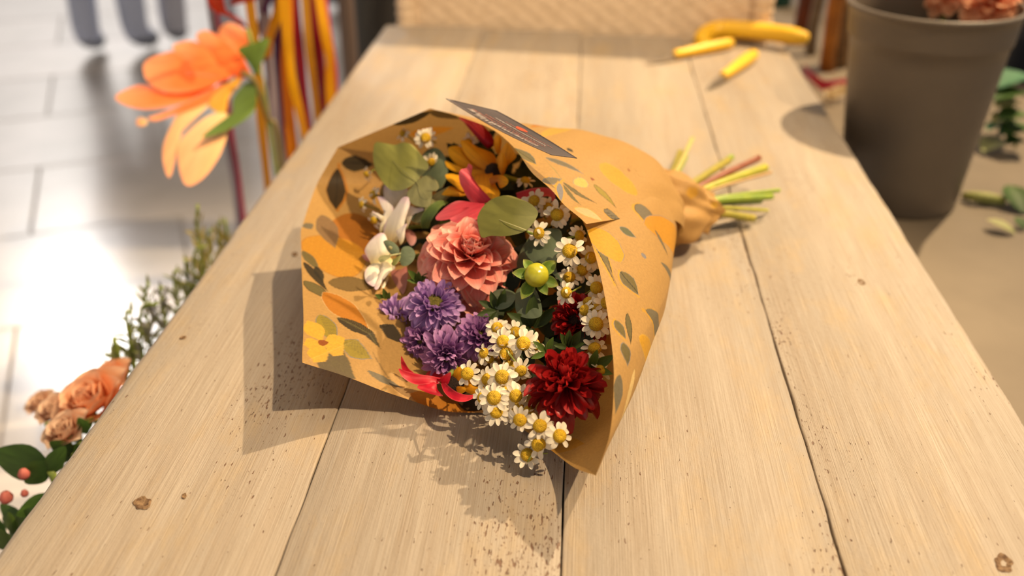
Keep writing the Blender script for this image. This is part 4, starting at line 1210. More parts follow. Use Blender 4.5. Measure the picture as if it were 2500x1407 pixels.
leaf_tuft(1215, 760, -0.016, 'shaded round leaflets under the coral dahlia', [(60, 10, 1), (20, 20, 1), (-20, 20, 1.1), (-70, 10, 1), (100, 20, 1), (150, 20, 1)], 0.018, me=LF2)
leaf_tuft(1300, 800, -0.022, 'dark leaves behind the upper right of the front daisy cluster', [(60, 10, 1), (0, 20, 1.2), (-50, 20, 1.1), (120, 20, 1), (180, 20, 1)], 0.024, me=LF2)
rg = random.Random(21)
fv, ff = [], []
for k in range(420):     # leaves added deep between the stems to darken the gaps
    u = rg.uniform(930, 1440); w = rg.uniform(330, 1000)
    if u < 1000 and w > 860: continue
    if w > 700 + (u - 900) * 1.2 or w < 560 - (u - 930) * 1.0: continue
    if u > 1250 and w < 330 + (u - 1250) * 1.2: continue
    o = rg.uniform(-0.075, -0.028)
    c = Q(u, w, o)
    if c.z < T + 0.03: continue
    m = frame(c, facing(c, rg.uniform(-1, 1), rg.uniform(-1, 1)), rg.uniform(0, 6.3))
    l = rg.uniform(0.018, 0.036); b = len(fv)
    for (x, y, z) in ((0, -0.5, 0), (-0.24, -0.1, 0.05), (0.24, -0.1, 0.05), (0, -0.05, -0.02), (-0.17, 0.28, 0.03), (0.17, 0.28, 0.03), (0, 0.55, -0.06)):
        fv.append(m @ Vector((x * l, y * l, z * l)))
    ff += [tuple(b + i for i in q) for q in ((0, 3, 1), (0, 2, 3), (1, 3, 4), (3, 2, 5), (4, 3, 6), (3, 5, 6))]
fo = whole('foliage', fv, ff, M_deep, 'filler foliage coloured dark for the shade deep inside the bouquet', 'leaves')
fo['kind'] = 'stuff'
# ------------------------------------------------------------------ cut stems out of the gathered paper
def fixed_stem(label, end, z, r, col, col2, start=(0.3, 0, 0), rough=0.45, node=None, bend=0.0):
    r *= 1.12
    a0 = NECKV + Vector(axd) * 0.01
    b0 = P(end[0], end[1], z)
    mid = a0.lerp(b0, 0.5) + Vector((start[0] * 0.01, start[1] * 0.01, 0.004 + start[2] * 0.01 + bend))
    pts = [Vector(q) for q in spline([a0, mid, b0], 14)]
    v, f, u = tube(pts, [r * (1 + (0.25 if node and k == node else 0)) for k in range(14)], 10)
    m = plain('cut_stem', col, rough=rough, col2=col2, scale=70, bump=0.15)
    t = whole('cut_stem', v, f, m, label, 'stem', 'cut stem ends', u, origin=b0 - Vector((0, 0, r)))
    # pale cut face
    d = (pts[-1] - pts[-2]).normalized()
    v2, f2, u2 = tube([b0 - d * 0.0008, b0 + d * 0.0006], [r * 1.01, r * 0.9], 10)
    put('cut_face', mesh('cut_face', [x - t.location for x in v2], f2, u2), M_cut, t)
    return t
M_cut = plain('cut_face', (0.55, 0.52, 0.25), rough=0.7, scale=300)
OL = ((0.34, 0.27, 0.03), (0.24, 0.22, 0.03)); YG = ((0.40, 0.36, 0.03), (0.30, 0.30, 0.03)); GR = ((0.27, 0.34, 0.03), (0.18, 0.27, 0.03)); RB = ((0.19, 0.045, 0.02), (0.25, 0.085, 0.04))
fixed_stem('thick olive stem pointing up-left out of the gathered paper', (1661, 372), .030, .0040, *OL)
fixed_stem('long pale stem pointing up-left past the thick olive one', (1690, 338), .042, .0026, (0.50, 0.40, 0.12), (0.44, 0.38, 0.12))
fixed_stem('short green stub beside the up-left stems', (1673, 382), .022, .0035, *GR)
fixed_stem('olive stem just above the red-brown stem', (1778, 392), .040, .0042, *OL)
fixed_stem('bright green stem end lying against the red-brown stem', (1786, 384), .034, .0036, *GR)
fixed_stem('red-brown woody stem, topmost of the right-hand stems', (1853, 386), .046, .0036, *RB, node=8)
fixed_stem('thick yellow-green stem below the red-brown one', (1868, 410), .036, .0050, *YG)
fixed_stem('thin tan stem beneath the thick yellow-green one', (1883, 421), .034, .0018, (0.46, 0.28, 0.12), (0.40, 0.26, 0.12))
fixed_stem('long thin bright stem reaching farthest right', (1902, 465), .026, .0022, *GR)
fixed_stem('bright green stem under the longest thin stem', (1884, 480), .022, .0036, *GR)
fixed_stem('darker green ridged stem in the middle of the stems', (1856, 489), .017, .0042, (0.16, 0.25, 0.03), (0.12, 0.20, 0.03))
fixed_stem('thin pale stem above the lowest stem', (1874, 514), .012, .0017, *YG)
fixed_stem('thick olive stem, lowest, close over its own shadow', (1840, 534), .010, .0042, *OL)
fixed_stem('dark short stem between the two lowest stems', (1812, 526), .012, .0028, (0.14, 0.12, 0.03), (0.10, 0.10, 0.03))

# ------------------------------------------------------------------ dark card on the flap
M_card = plain('card_stock', (0.105, 0.085, 0.085), rough=0.38, spec=0.5, col2=(0.115, 0.095, 0.095), scale=30)
cA, cB, cC, cD = P(1088, 240, .214), P(1213, 270, .210), P(1409, 386, .194), P(1350, 381, .170)
cD = P(1347, 378, .1945)
card = thing('card', 'dark grey printed card lying on top of the paper flap', 'card', cA.lerp(cC, 0.5))
NCX, NCY = 24, 10
def card_pt(a, b, off=0.0):          # a along the long side, b from the near edge to the far edge
    near_ = cA.lerp(cD, a); far_ = cB.lerp(cC, a)
    p = near_.lerp(far_, b)
    up = (cD - cA).cross(cB - cA).normalized()
    if up.z < 0: up = -up
    sag = -0.0035 * math.sin(math.pi * a) * (1 - b) + 0.0015 * math.sin(math.pi * a) * b
    return p + up * (sag + off)
vs = [card_pt(i / (NCX - 1), j / (NCY - 1), o) for o in (0, -0.0006) for j in range(NCY) for i in range(NCX)]
fs = grid_faces(NCX, NCY) + [tuple(i + NCX * NCY for i in q[::-1]) for q in grid_faces(NCX, NCY)]
ring = [i for i in range(NCX)] + [j * NCX + NCX - 1 for j in range(1, NCY)] + [(NCY - 1) * NCX + i for i in range(NCX - 2, -1, -1)] + [j * NCX for j in range(NCY - 2, 0, -1)]
fs += [(ring[k], ring[(k + 1) % len(ring)], ring[(k + 1) % len(ring)] + NCX * NCY, ring[k] + NCX * NCY) for k in range(len(ring))]
put('card_stock', mesh('card_stock', vs, fs), M_card, card, world=True)
M_ink1 = plain('pale_ink', (0.62, 0.52, 0.46), rough=0.5); M_ink2 = plain('rose_ink', (0.42, 0.17, 0.13), rough=0.5); M_ink3 = plain('orange_ink', (0.72, 0.12, 0.05), rough=0.5)
def scrawl(name, a0, a1, b, hb, mat, seed, wl, w=0.0006):
    """a line of script too blurred to read, as pen strokes"""
    r = random.Random(seed); pts = []
    a = a0; k = 0
    while a < a1:
        pts.append((a, b + hb * (0.5 if k % 2 else -0.5) * r.uniform(0.3, 1.0)))
        a += wl * r.uniform(0.25, 0.9); k += 1
    pts = spline(pts, len(pts) * 4)
    V, F = [], []
    for i, (x, y) in enumerate(pts):
        da = 0.0045
        V += [card_pt(x - da * 0.5, y - w * 18, 0.0003), card_pt(x + da * 0.5, y + w * 18, 0.0003)]
        if i: F.append((2 * i - 2, 2 * i - 1, 2 * i + 1, 2 * i))
    put(name, mesh(name, V, F), mat, card, world=True)
scrawl('script_line', 0.13, 0.30, 0.20, 0.16, M_ink1, 1, 0.016, 0.0012); scrawl('script_line', 0.24, 0.44, 0.14, 0.18, M_ink1, 2, 0.018, 0.0012)
scrawl('script_line', 0.36, 0.82, 0.20, 0.10, M_ink1, 3, 0.014, 0.001); scrawl('script_line', 0.13, 0.80, 0.30, 0.08, M_ink2, 4, 0.012)
scrawl('script_line', 0.20, 0.84, 0.42, 0.06, M_ink2, 5, 0.012); scrawl('script_line', 0.25, 0.80, 0.54, 0.05, M_ink1, 6, 0.010, 0.0004); scrawl('script_line', 0.32, 0.84, 0.64, 0.04, M_ink2, 7, 0.010, 0.0004)
V = [card_pt(0.47 + 0.055 * math.cos(t_ / 16 * 6.283) * (1 + 0.2 * math.sin(3 * t_ / 16 * 6.283)), 0.70 + 0.09 * math.sin(t_ / 16 * 6.283), 0.00035) for t_ in range(16)]
put('printed_emblem', mesh('printed_emblem', V, [tuple(range(16))]), M_ink3, card, world=True)

# ------------------------------------------------------------------ yellow-handled tools at the far end
M_yel = plain('yellow_plastic', (0.86, 0.50, 0.018), rough=0.38, col2=(0.84, 0.47, 0.016), scale=20, spec=0.5, transl=0.0)
M_steel = plain('grey_blade', (0.20, 0.17, 0.14), rough=0.35, metal=0.4, scale=60)
def knife(h1, h0, tipp, label, w0):
    a, b, c_ = P(*h1, .012), P(*h0, .011), P(*tipp, .004)
    t = thing('knife', label, 'knife', (b.x, b.y, T), 'florist knives')
    pts = [Vector(q) for q in spline([a, a.lerp(b, .5), b], 18)]
    rad = [w0 * (0.55 + 0.45 * math.sin(math.pi * min(1, 0.25 + k / 17 * 0.75)) + (0.12 if k in (15, 16) else 0)) * (0.6 if k in (0, 17) else 1) for k in range(18)]
    v, f, u = tube(pts, rad, 14)
    put('handle', mesh('handle', v, f, u), M_yel, t, world=True)
    d = (c_ - b).normalized(); s = d.cross(Vector((0, 0, 1))).normalized()
    L_ = (c_ - b).length; V = []
    for k in range(9):
        q = k / 8; p_ = b + d * (L_ * q) - d * 0.004
        wd = 0.0075 * (1 - 0.9 * max(0, q - 0.45) / 0.55)
        for sx, th in ((-1, 0.0), (0.5, 0.0009), (1.0, 0.0007), (1.0, -0.0007), (0.5, -0.0009)):
            V.append(p_ + s * (sx * wd - 0.001) + Vector((0, 0, th)))
    F = grid_faces(5, 9, True) + [tuple(range(5)), tuple(range(40, 45))[::-1]]
    put('blade', mesh('blade', V, F, smooth=False), M_steel, t, world=True)
    v, f, u = tube([b - d * 0.003, b + d * 0.004], [w0 * 0.8, w0 * 0.55], 12)
    put('collar', mesh('collar', v, f, u), M_yel, t, world=True)
knife((1788, 104), (1650, 132), (1568, 155), 'yellow-handled knife lying against the thick curved handle', .0105)
knife((1842, 132), (1768, 184), (1722, 218), 'yellow-handled knife lying nearest, by itself on the planks', .0112)
t = thing('hand_tool', 'thick curved yellow tool handle at the far right corner of the table', 'tool', P(1840, 100, 0))
hs_ = [P(1722, 112, .006), P(1716, 92, .014), P(1745, 74, .022), P(1800, 72, .026), P(1880, 80, .026), P(1966, 93, .026)]
pts = [Vector(q) for q in spline(hs_, 34)]
rad = [0.0165 * min(1, 0.5 + k / 5 * 0.5, 0.70 + (33 - k) / 3 * 0.3) for k in range(34)]
v, f, u = tube(pts, rad, 18)
put('handle', mesh('handle', v, f, u), M_yel, t, world=True)
d = (pts[-1] - pts[-2]).normalized()
v, f, u = tube([pts[-1] - d * .002, pts[-1] + d * .003, pts[-1] + d * .006], [.0117, .010, .005], 18)
put('end_cap', mesh('end_cap', v, f, u), M_yel, t, world=True)

# ------------------------------------------------------------------ lower work surface on the right, bucket, trimmings
ZB = -0.14
M_grey = plain('grey_board', (0.185, 0.145, 0.100), rough=0.6, col2=(0.155, 0.12, 0.082), scale=7, bump=0.05)
side = thing('side_table', 'lower grey-brown work surface to the right of the planks', 'table', (1.0, 1.6, 0))
v, f = box(0.392, 1.9, 0.2, 3.3, T + ZB - 0.03, T + ZB)
put('table_top', mesh('table_top', v, f, smooth=False), M_grey, side, world=True)
for lx in (0.45, 1.82):
    for ly in (0.28, 3.2):
        v, f = box(lx - .03, lx + .03, ly - .03, ly + .03, 0, T + ZB - 0.03)
        put('leg', mesh('leg', v, f, smooth=False), M_grey, side, world=True)
M_bucket = plain('grey_plastic', (0.135, 0.105, 0.076), rough=0.42, spec=0.45, scale=20, col2=(0.128, 0.100, 0.072))
bk = thing('flower_bucket', 'tall grey plastic flower bucket beside the right edge of the planks', 'bucket', (0.51, 1.51, T + ZB))
hh = 0.17 - ZB; r0, r1 = 0.0875, 0.122
def rr_(z): return r0 + (r1 - r0 - 0.004) * z / hh
prof = [(0.0, 0.004), (r0 - 0.006, 0.004), (r0 - 0.002, 0.0), (r0, 0.004)]
prof += [(rr_(z), z) for z in (0.05, 0.10, 0.15, 0.20, 0.235, 0.257)]
prof += [(rr_(0.260) + 0.0028, 0.2605), (rr_(0.265) + 0.0030, 0.265), (rr_(0.29) + 0.0030, 0.29), (r1 - 0.0005, hh - 0.008), (r1 + 0.0022, hh - 0.006), (r1 + 0.003, hh - 0.003), (r1 + 0.001, hh), (r1 - 0.003, hh), (r1 - 0.004, hh - 0.003)]
prof += [(rr_(z) - 0.003, z) for z in (0.28, 0.22, 0.12, 0.02)] + [(0.0, 0.012)]
v, f, u = lathe(prof, 72)
put('bucket_body', mesh('bucket_body', v, f, u), M_bucket, bk)
wz = 0.24
v, f, u = lathe([(0.0, wz), (rr_(wz) - 0.0035, wz)], 48)
put('water', mesh('water', v, f, u), plain('water', (0.02, 0.025, 0.02), rough=0.05, spec=0.6, scale=5), bk)
DPET_P = [me.copy() for me in DPET]
for me in DPET_P:
    me.materials.clear(); me.materials.append(M_peach)
sv = DPET; DPET = DPET_P
dahlia(PY(2425, 5, 1.53), Vector((-0.2, -0.55, 0.8)), 0.052, 'peach dahlia standing in the grey bucket', M_peach, npet=70, seed=5)
dahlia(PY(2322, -30, 1.57), Vector((-0.4, -0.3, 0.85)), 0.044, 'darker orange bloom left of the peach dahlia in the bucket', plain('rust', (0.4, 0.1, 0.02)), npet=60, seed=6)
DPET = sv
for dx, lab in ((0.0, 'peach'), (0.0, 'orange')): pass
for b_ in [o for o in bpy.data.objects if o.name.startswith('dahlia') and o.type == 'EMPTY' and o.location.y > 1.3]:
    e_ = Vector((0.51, 1.51, T + ZB + 0.03)); m_ = b_.matrix_basis.inverted()
    v, f, u = tube([m_ @ (b_.location + Vector((0, 0, -0.01))), m_ @ b_.location.lerp(e_, 0.5), m_ @ e_], 0.004, 8)
    put('stem', mesh('long_stem', v, f, u), M_stem, b_)

# trimmings on the lower surface
M_dgl = petal_mat('dark_leaf', [(0, (0.03, 0.07, 0.012)), (1, (0.07, 0.14, 0.02))], transl=0.15, vein=0.2, vein_scale=6)
M_pll = petal_mat('pale_leaf', [(0, (0.30, 0.31, 0.12)), (1, (0.40, 0.38, 0.18))], transl=0.2, vein=0.15, vein_scale=6)
M_tealleaf = petal_mat('teal_leaf', [(0, (0.06, 0.16, 0.08)), (1, (0.10, 0.24, 0.13))], transl=0.15, vein=0.15, vein_scale=6)
v, f, u = tube([P(2352, 478, ZB + .008), P(2375, 480, ZB + .012), P(2410, 484, ZB + .011), P(2455, 492, ZB + .010)], [.006, .0085, .0095, .007], 10)
whole('stem_offcut', v, f, plain('offcut', (0.36, 0.36, 0.10), rough=0.6, col2=(0.26, 0.28, 0.07)), 'pale green stem offcut lying right of the bucket foot', 'stem', None, u)
def lying_leaf(name, label, a, b, w, mat, z=0.004, lift=0.010, group=None):
    pa, pb = P(*a, ZB + z), P(*b, ZB + z + lift)
    d = pb - pa; L_ = d.length; d.normalize(); s = d.cross(Vector((0, 0, 1))).normalized()
    V, U = [], []
    for th in (0, -0.0008):
        for j in range(9):
            q = j / 8
            for i in range(5):
                x = i / 2 - 1
                hw = w * math.sin(math.pi * min(1, 0.03 + q * 0.97)) ** 0.8
                V.append(pa + d * (L_ * q) + s * (x * hw) + Vector((0, 0, th + 0.3 * hw * x * x + 0.15 * L_ * q * (1 - q)))); U.append((i / 4, q))
    F = grid_faces(5, 9) + [tuple(i + 45 for i in q[::-1]) for q in grid_faces(5, 9)]
    return whole(name, V, F, mat, label, 'leaf' if label else None, group, U)
lying_leaf('fallen_leaf', 'dark green leaf standing up at the right edge beyond the offcut', (2498, 520), (2462, 452), .022, M_dgl, lift=0.02)
lying_leaf('fallen_leaf', 'pale leaf lying flat below the stem offcut', (2478, 570), (2408, 536), .012, M_pll)
lying_leaf('fallen_leaf', 'small dark leaf at the frame edge beside the pale leaf', (2500, 560), (2482, 530), .010, M_dgl)
gs = [(2435, 215, 2505, 180, .030, M_tealleaf, .10), (2425, 245, 2500, 222, .030, M_dgl, .085), (2430, 262, 2490, 250, .024, M_pll, .075), (2440, 292, 2510, 280, .030, M_dgl, .06),
      (2425, 300, 2470, 282, .020, M_pll, .05), (2410, 318, 2440, 300, .012, M_tealleaf, .04), (2455, 328, 2510, 306, .030, M_dgl, .04), (2440, 330, 2480, 318, .020, M_tealleaf, .03), (2400, 370, 2450, 340, .022, M_pll, .008), (2455, 352, 2500, 342, .022, M_dgl, .02)]
hp = thing('leafy_cutting', 'heap of leafy green cuttings right of the bucket', 'leaves', P(2460, 345, ZB))
for (u0, v0, u1, v1, w, mt, z) in gs:
    o = lying_leaf('leaf', None, (u0, v0), (u1, v1), w, mt, z=z, lift=0.006)
    l_ = o.location.copy(); o.parent = hp; o.location = l_ - hp.location
v, f, u = tube([P(2480, 360, ZB + .004), P(2470, 320, ZB + .03), P(2470, 260, ZB + .06), P(2475, 205, ZB + .09)], .0035, 8)
put('stem', mesh('stem', v, f, u), M_stem, hp, world=True)

c_ = P(2540, 190, ZB)
nt_ = thing('plastic_tub', 'dark navy tub at the right edge beyond the bucket', 'tub', c_)
v, f, u = lathe([(0, 0), (.075, 0), (.08, .004), (.088, .10), (.090, .17), (.095, .172), (.095, .19), (.091, .19), (.085, .02), (0, .018)], 40)
put('tub_body', mesh('tub_body', v, f, u), plain('navy_plastic', (0.012, 0.022, 0.05), rough=0.4), nt_)
# canes, pot, ribbon and petals behind the bucket
M_bark = plain('bark', (0.30, 0.19, 0.09), rough=0.8, col2=(0.16, 0.09, 0.04), scale=60, bump=0.6)
M_cane = plain('orange_cane', (0.36, 0.13, 0.012), rough=0.5, col2=(0.24, 0.08, 0.008), scale=20)
M_rust = plain('rust_brown', (0.14, 0.03, 0.008), rough=0.6, col2=(0.09, 0.02, 0.006), scale=20)
M_greyw = plain('grey_wood', (0.22, 0.17, 0.12), rough=0.7, scale=30, noise=0.3)
for (u, w, y, r, mt, lab) in ((1952, 120, 2.45, .020, M_rust, 'dark rust-brown post behind the far right table corner'), (1976, 150, 2.35, .013, M_greyw, 'grey weathered stake between the rust post and the orange cane'),
                              (2012, 200, 2.22, .017, M_cane, 'upright orange-brown cane left of the bark stick'), (2047, 195, 2.25, .018, M_bark, 'rough bark stick standing close to the bucket'), (2074, 195, 2.28, .014, M_bark, 'bark stick mostly hidden by the bucket')):
    b_ = PY(u, w, y); b_.z = T + ZB
    pts = [b_ + Vector((0.003 * math.sin(k * 2.1 + u), 0.003 * math.cos(k * 1.7), 0.62 * k / 9)) for k in range(10)]
    v, f, u_ = tube(pts, [r * (1 + 0.07 * math.sin(k * 2.6 + u)) for k in range(10)], 12)
    whole('cane', v, f, mt, lab, 'stick', None, u_, origin=b_)
b_ = PY(1897, 40, 2.85); b_.z = T + ZB
v, f, u = lathe([(0, 0.0), (.034, 0), (.036, .07), (.038, .075), (.044, .21), (.047, .215), (.047, .235), (.043, .235), (.040, .09), (0, .085)], 32)
tp = put('plant_pot', mesh('plant_pot', v, f, u), plain('teal_glaze', (0.012, 0.085, 0.07), rough=0.25), loc=b_)
tag(tp, 'teal glazed pot far behind the yellow tool handle', 'pot')
M_mag = petal_mat('magenta_ribbon', [(0, (0.42, 0.02, 0.05)), (1, (0.50, 0.03, 0.07))], transl=0.2, vein=0.05, rough=0.35)
sp = spline([P(1962, 170, ZB + .01), P(1985, 190, ZB + .016), P(2010, 208, ZB + .010), P(2040, 208, ZB + .012), P(2075, 204, ZB + .012)], 20)
V = []; 
for k, p_ in enumerate(sp):
    for s in (-1, 1): V.append(Vector(p_) + Vector((0, 0.004 * s, 0.010 * s)))
U = [(0.5 + 0.5 * (-1) ** (i + 1), i / 40) for i in range(40)]
whole('ribbon', V + [x + Vector((0, 0.0006, 0)) for x in V], grid_faces(2, 20) + [tuple(i + 40 for i in q[::-1]) for q in grid_faces(2, 20)], M_mag, 'magenta ribbon curled on the lower surface left of the bucket', 'ribbon', None, U + U)
M_crm = petal_mat('cream_petal', [(0, (0.62, 0.50, 0.30)), (1, (0.78, 0.66, 0.45))], transl=0.2, vein=0.08)
for (u, w, lab) in ((2030, 238, 'fallen cream flower head left of the bucket, nearer the planks'), (2052, 228, 'fallen cream flower head touching the bucket side')):
    p_ = P(u, w, ZB + 0.012)
    t = thing('cream_bloom', lab, 'flower', p_, None, frame(p_, Vector((-0.1, -0.5, 0.85))))
    for k in range(14):
        me = petal('cream_petal', 0.019, 0.014, cup=0.5, curl=0.2, seed=k) if k == 0 and 'CRM' not in globals() else CRM
        if k == 0: 
            CRM = me
            if not me.materials: me.materials.append(M_crm)
        o = bpy.data.objects.new('petal', CRM); COL.objects.link(o); o.parent = t
        o.matrix_local = pmat(k * GA, 0.003, 0.0005 * k, math.radians(5 + 4 * k), 0, 1 - 0.03 * k)

# ------------------------------------------------------------------ woven hamper behind the table end
def wicker_mat():
    m, nt, out = new_mat('wicker'); L = nt.links.new
    tc = N(nt, 'ShaderNodeTexCoord')
    n1 = N(nt, 'ShaderNodeTexNoise', Scale=60.0, Detail=4.0); L(tc.outputs['Object'], n1.inputs['Vector'])
    cr = N(nt, 'ShaderNodeValToRGB'); e = cr.color_ramp.elements
    e[0].position = 0.3; e[0].color = (0.62, 0.46, 0.30, 1); e[1].position = 0.7; e[1].color = (0.76, 0.58, 0.40, 1); L(n1.outputs[0], cr.inputs[0])
    b = N(nt, 'ShaderNodeBsdfPrincipled', Roughness=0.55); L(cr.outputs[0], b.inputs['Base Color'])
    bp = N(nt, 'ShaderNodeBump', Strength=0.4, Distance=0.002); L(n1.outputs[0], bp.inputs['Height']); L(bp.outputs[0], b.inputs['Normal'])
    L(b.outputs[0], out.inputs[0]); return m
M_wick = wicker_mat()
bl = Vector((-0.372, 2.018, 0)); br = Vector((0.350, 1.925, 0)); dx = (br - bl).normalized(); dy = Vector((-dx.y, dx.x, 0)); WL = (br - bl).length; WD = 0.36; WH = 1.22
hm = thing('wicker_hamper', 'pale woven wicker hamper standing against the far end of the table', 'basket', (bl + br) / 2)
def weave(o_, d_, length, z0, z1, name):
    """woven side: every strand bows over and under the stakes"""
    nu, nv = int(length / 0.009), int((z1 - z0) / 0.0055)
    nrm = Vector((d_.y, -d_.x, 0)); V = []; U = []
    for j in range(nv):
        for i in range(nu):
            x = i / (nu - 1) * length; z = z0 + (z1 - z0) * j / (nv - 1)
            row = j // 2
            h = 0.0022 * math.sin(x / 0.022 * math.pi + row * math.pi * 0.7) * (1 if j % 2 else 0.15)
            V.append(o_ + d_ * x + nrm * h + Vector((0, 0, z))); U.append((i / nu, j / nv))
    put(name, mesh(name, V, grid_faces(nu, nv), U), M_wick, hm, world=True)
weave(bl + dx * 0.03, dx, WL - 0.06, 0.70, WH - 0.02, 'woven_side'); weave(br + dy * 0.03, dy, WD - 0.06, 0.70, WH - 0.02, 'woven_side'); weave(bl + dy * WD, -dy, WD - 0.03, 0.70, WH - 0.02, 'woven_side')
for (q, d_, l_) in ((bl + dx * 0.03, dx, WL - 0.06), (br + dy * 0.03, dy, WD - 0.06), (bl + dy * WD, -dy, WD - 0.03)):
    weave(q, d_, l_, 0.02, 0.70, 'woven_side') if False else None
    n_ = Vector((d_.y, -d_.x, 0)); V = [q + Vector((0, 0, z)) for z in (0.02, 0.72)] + [q + d_ * l_ + Vector((0, 0, z)) for z in (0.02, 0.72)]
    put('lower_side', mesh('lower_side', V, [(0, 2, 3, 1)], smooth=False), M_wick, hm, world=True)
for q in (bl + dx * 0.015, br - dx * 0.015, bl + dx * 0.015 + dy * WD, br - dx * 0.015 + dy * WD):
    n = 190
    pts = [q + Vector((0, 0, WH * k / n)) for k in range(n + 1)]
    v, f, u = tube(pts, [0.021 + 0.0022 * math.sin(k * 2.1) for k in range(n + 1)], 12)
    put('corner_post', mesh('corner_post', v, f, u), M_wick, hm, world=True)
v, f, u = join(tube([bl + Vector((0, 0, WH)), br + Vector((0, 0, WH))], .016, 10), tube([br + Vector((0, 0, WH)), br + dy * WD + Vector((0, 0, WH))], .016, 10), tube([bl + dy * WD + Vector((0, 0, WH)), br + dy * WD + Vector((0, 0, WH))], .016, 10), tube([bl + Vector((0, 0, WH)), bl + dy * WD + Vector((0, 0, WH))], .016, 10))
put('rim', mesh('rim', v, f, u), M_wick, hm, world=True)
v, f, u = tube([bl + dx * 0.2 + Vector((0, -0.004, T + 0.006)), br + Vector((0, -0.006, T + 0.006))], .009, 8)

# ------------------------------------------------------------------ ribbon stand, dark bin, ribbons, big orange bloom
M_post = plain('brown_grey_paint', (0.13, 0.088, 0.068), rough=0.5, scale=20)
b_ = PY(851, 100, 2.5); b_.z = 0
pst = thing('ribbon_stand', 'brown-grey post with an arm carrying the hanging ribbons', 'stand', b_)
v, f, u = tube([b_, b_ + Vector((0, 0, 1.55))], .021, 16); put('post', mesh('post', v, f, u), M_post, pst, world=True)
arm_end = Vector((b_.x - 0.30, 1.45, T + 0.50))
v, f, u = tube([b_ + Vector((0, 0, 1.50)), Vector((b_.x - 0.02, 2.1, T + 0.56)), arm_end], .008, 10); put('arm', mesh('arm', v, f, u), M_post, pst, world=True)
v, f, u = lathe([(0, .02), (.10, 0.015), (.12, 0), (.12, -0.02), (0, -0.02)], 32); put('base', mesh('base', v, f, u), M_post, pst, loc=(0, 0, 0.02))
M_blk = plain('dark_metal', (0.035, 0.032, 0.027), rough=0.45, scale=20)
c_ = PY(928, 40, 2.75)
bn = thing('litter_bin', 'dark upright bin behind the far left table corner', 'bin', (c_.x, 2.75, 0))
v, f, u = lathe([(0, 0), (.075, 0), (.078, .02), (.078, 1.15), (.081, 1.155), (.081, 1.20), (.075, 1.205), (.05, 1.225), (0, 1.23)], 40); put('body', mesh('body', v, f, u), M_blk, bn)
def rib_mat(n, c): return petal_mat(n, [(0, c), (1, tuple(x * 1.05 for x in c))], transl=0.35, vein=0.06, vein_scale=4, rough=0.35, spec=0.4)
RY = rib_mat('yellow_satin', (0.80, 0.42, 0.008)); RO = rib_mat('orange_satin', (0.74, 0.28, 0.006)); RM = rib_mat('magenta_satin', (0.60, 0.03, 0.11)); RC = rib_mat('crimson_satin', (0.34, 0.012, 0.03))
RP = rib_mat('violet_satin', (0.10, 0.02, 0.11)); RL = rib_mat('lilac_satin', (0.45, 0.40, 0.45)); RB_ = rib_mat('navy_satin', (0.05, 0.06, 0.14)); RT = rib_mat('mustard_satin', (0.56, 0.27, 0.015))
def ribbon(label, pts, w, y, mat):
    sp = spline([PY(a, b, y + dy_) for a, b, dy_ in pts], 30)
    sp = [Vector(q) for q in sp]
    # on upward to the arm
    top = sp[0]; sp = [Vector((top.x + 0.1 * (arm_end.x - top.x), top.y, T + 0.50)), Vector((top.x, top.y, T + 0.36))] + sp
    V, U = [], []
    m = len(sp)
    for k, p_ in enumerate(sp):
        an = 0.5 * math.sin(k * 0.25 + w) + 0.2
        for s in (-1, 0, 1):
            V.append(p_ + Vector((math.cos(an), math.sin(an), 0)) * (s * w / 2) + Vector((0, -0.001 * (1 - abs(s)), 0))); U.append((0.5 + s / 2, k / (m - 1)))
    n_ = len(V)
    return whole('ribbon', V + [x + Vector((0, 0.0004, 0)) for x in V], grid_faces(3, m) + [tuple(i + n_ for i in q[::-1]) for q in grid_faces(3, m)], mat, label, 'ribbon', 'satin ribbons hanging left of the table', U + U,
                 origin=sp[0])
ribbon('yellow ribbon slanting down behind the orange bloom', [(694, -30, 0), (672, 50, 0), (655, 100, 0), (648, 150, .02)], .019, 1.70, RY)
ribbon('wide orange-yellow ribbon hanging straight at the middle', [(700, -30, 0), (701, 90, 0), (700, 200, 0), (712, 350, 0), (735, 560, .02)], .021, 1.66, RO)
ribbon('yellow ribbon tail forking right from the wide orange one', [(706, 120, 0), (714, 200, 0), (735, 290, 0), (750, 360, 0), (765, 470, 0)], .016, 1.64, RY)
ribbon('mustard ribbon third from the post', [(744, -30, 0), (752, 90, 0), (765, 200, 0), (780, 320, 0), (800, 450, .0)], .015, 1.75, RT)
ribbon('bright yellow ribbon nearest the post', [(776, -30, 0), (790, 60, 0), (804, 140, 0), (806, 200, 0), (812, 330, 0)], .018, 1.78, RY)
ribbon('magenta ribbon showing low beside the post', [(786, -30, 0), (800, 90, 0), (815, 190, 0), (812, 260, 0), (815, 400, 0)], .018, 1.82, RM)
ribbon('crimson ribbon between the orange and mustard ones', [(716, -30, 0), (726, 80, 0), (738, 190, 0), (750, 300, 0), (765, 440, 0)], .017, 1.76, RC)
ribbon('thin violet ribbon along the slanting yellow one', [(664, -30, 0), (644, 30, 0), (626, 90, 0), (615, 130, .02)], .012, 1.72, RP)
ribbon('pale lilac ribbon left of the wide orange one', [(652, 100, 0), (662, 200, 0), (672, 300, 0), (690, 420, 0), (705, 560, 0)], .019, 1.72, RL)
ribbon('mustard ribbon hanging lowest left of the lilac one', [(628, 150, 0), (634, 250, 0), (646, 380, 0), (662, 520, 0), (680, 650, .0)], .016, 1.62, RT)
ribbon('pink ribbon hanging under the orange bloom', [(548, 200, .0), (562, 330, 0), (582, 450, 0), (596, 560, 0), (615, 720, 0)], .015, 1.80, RM)
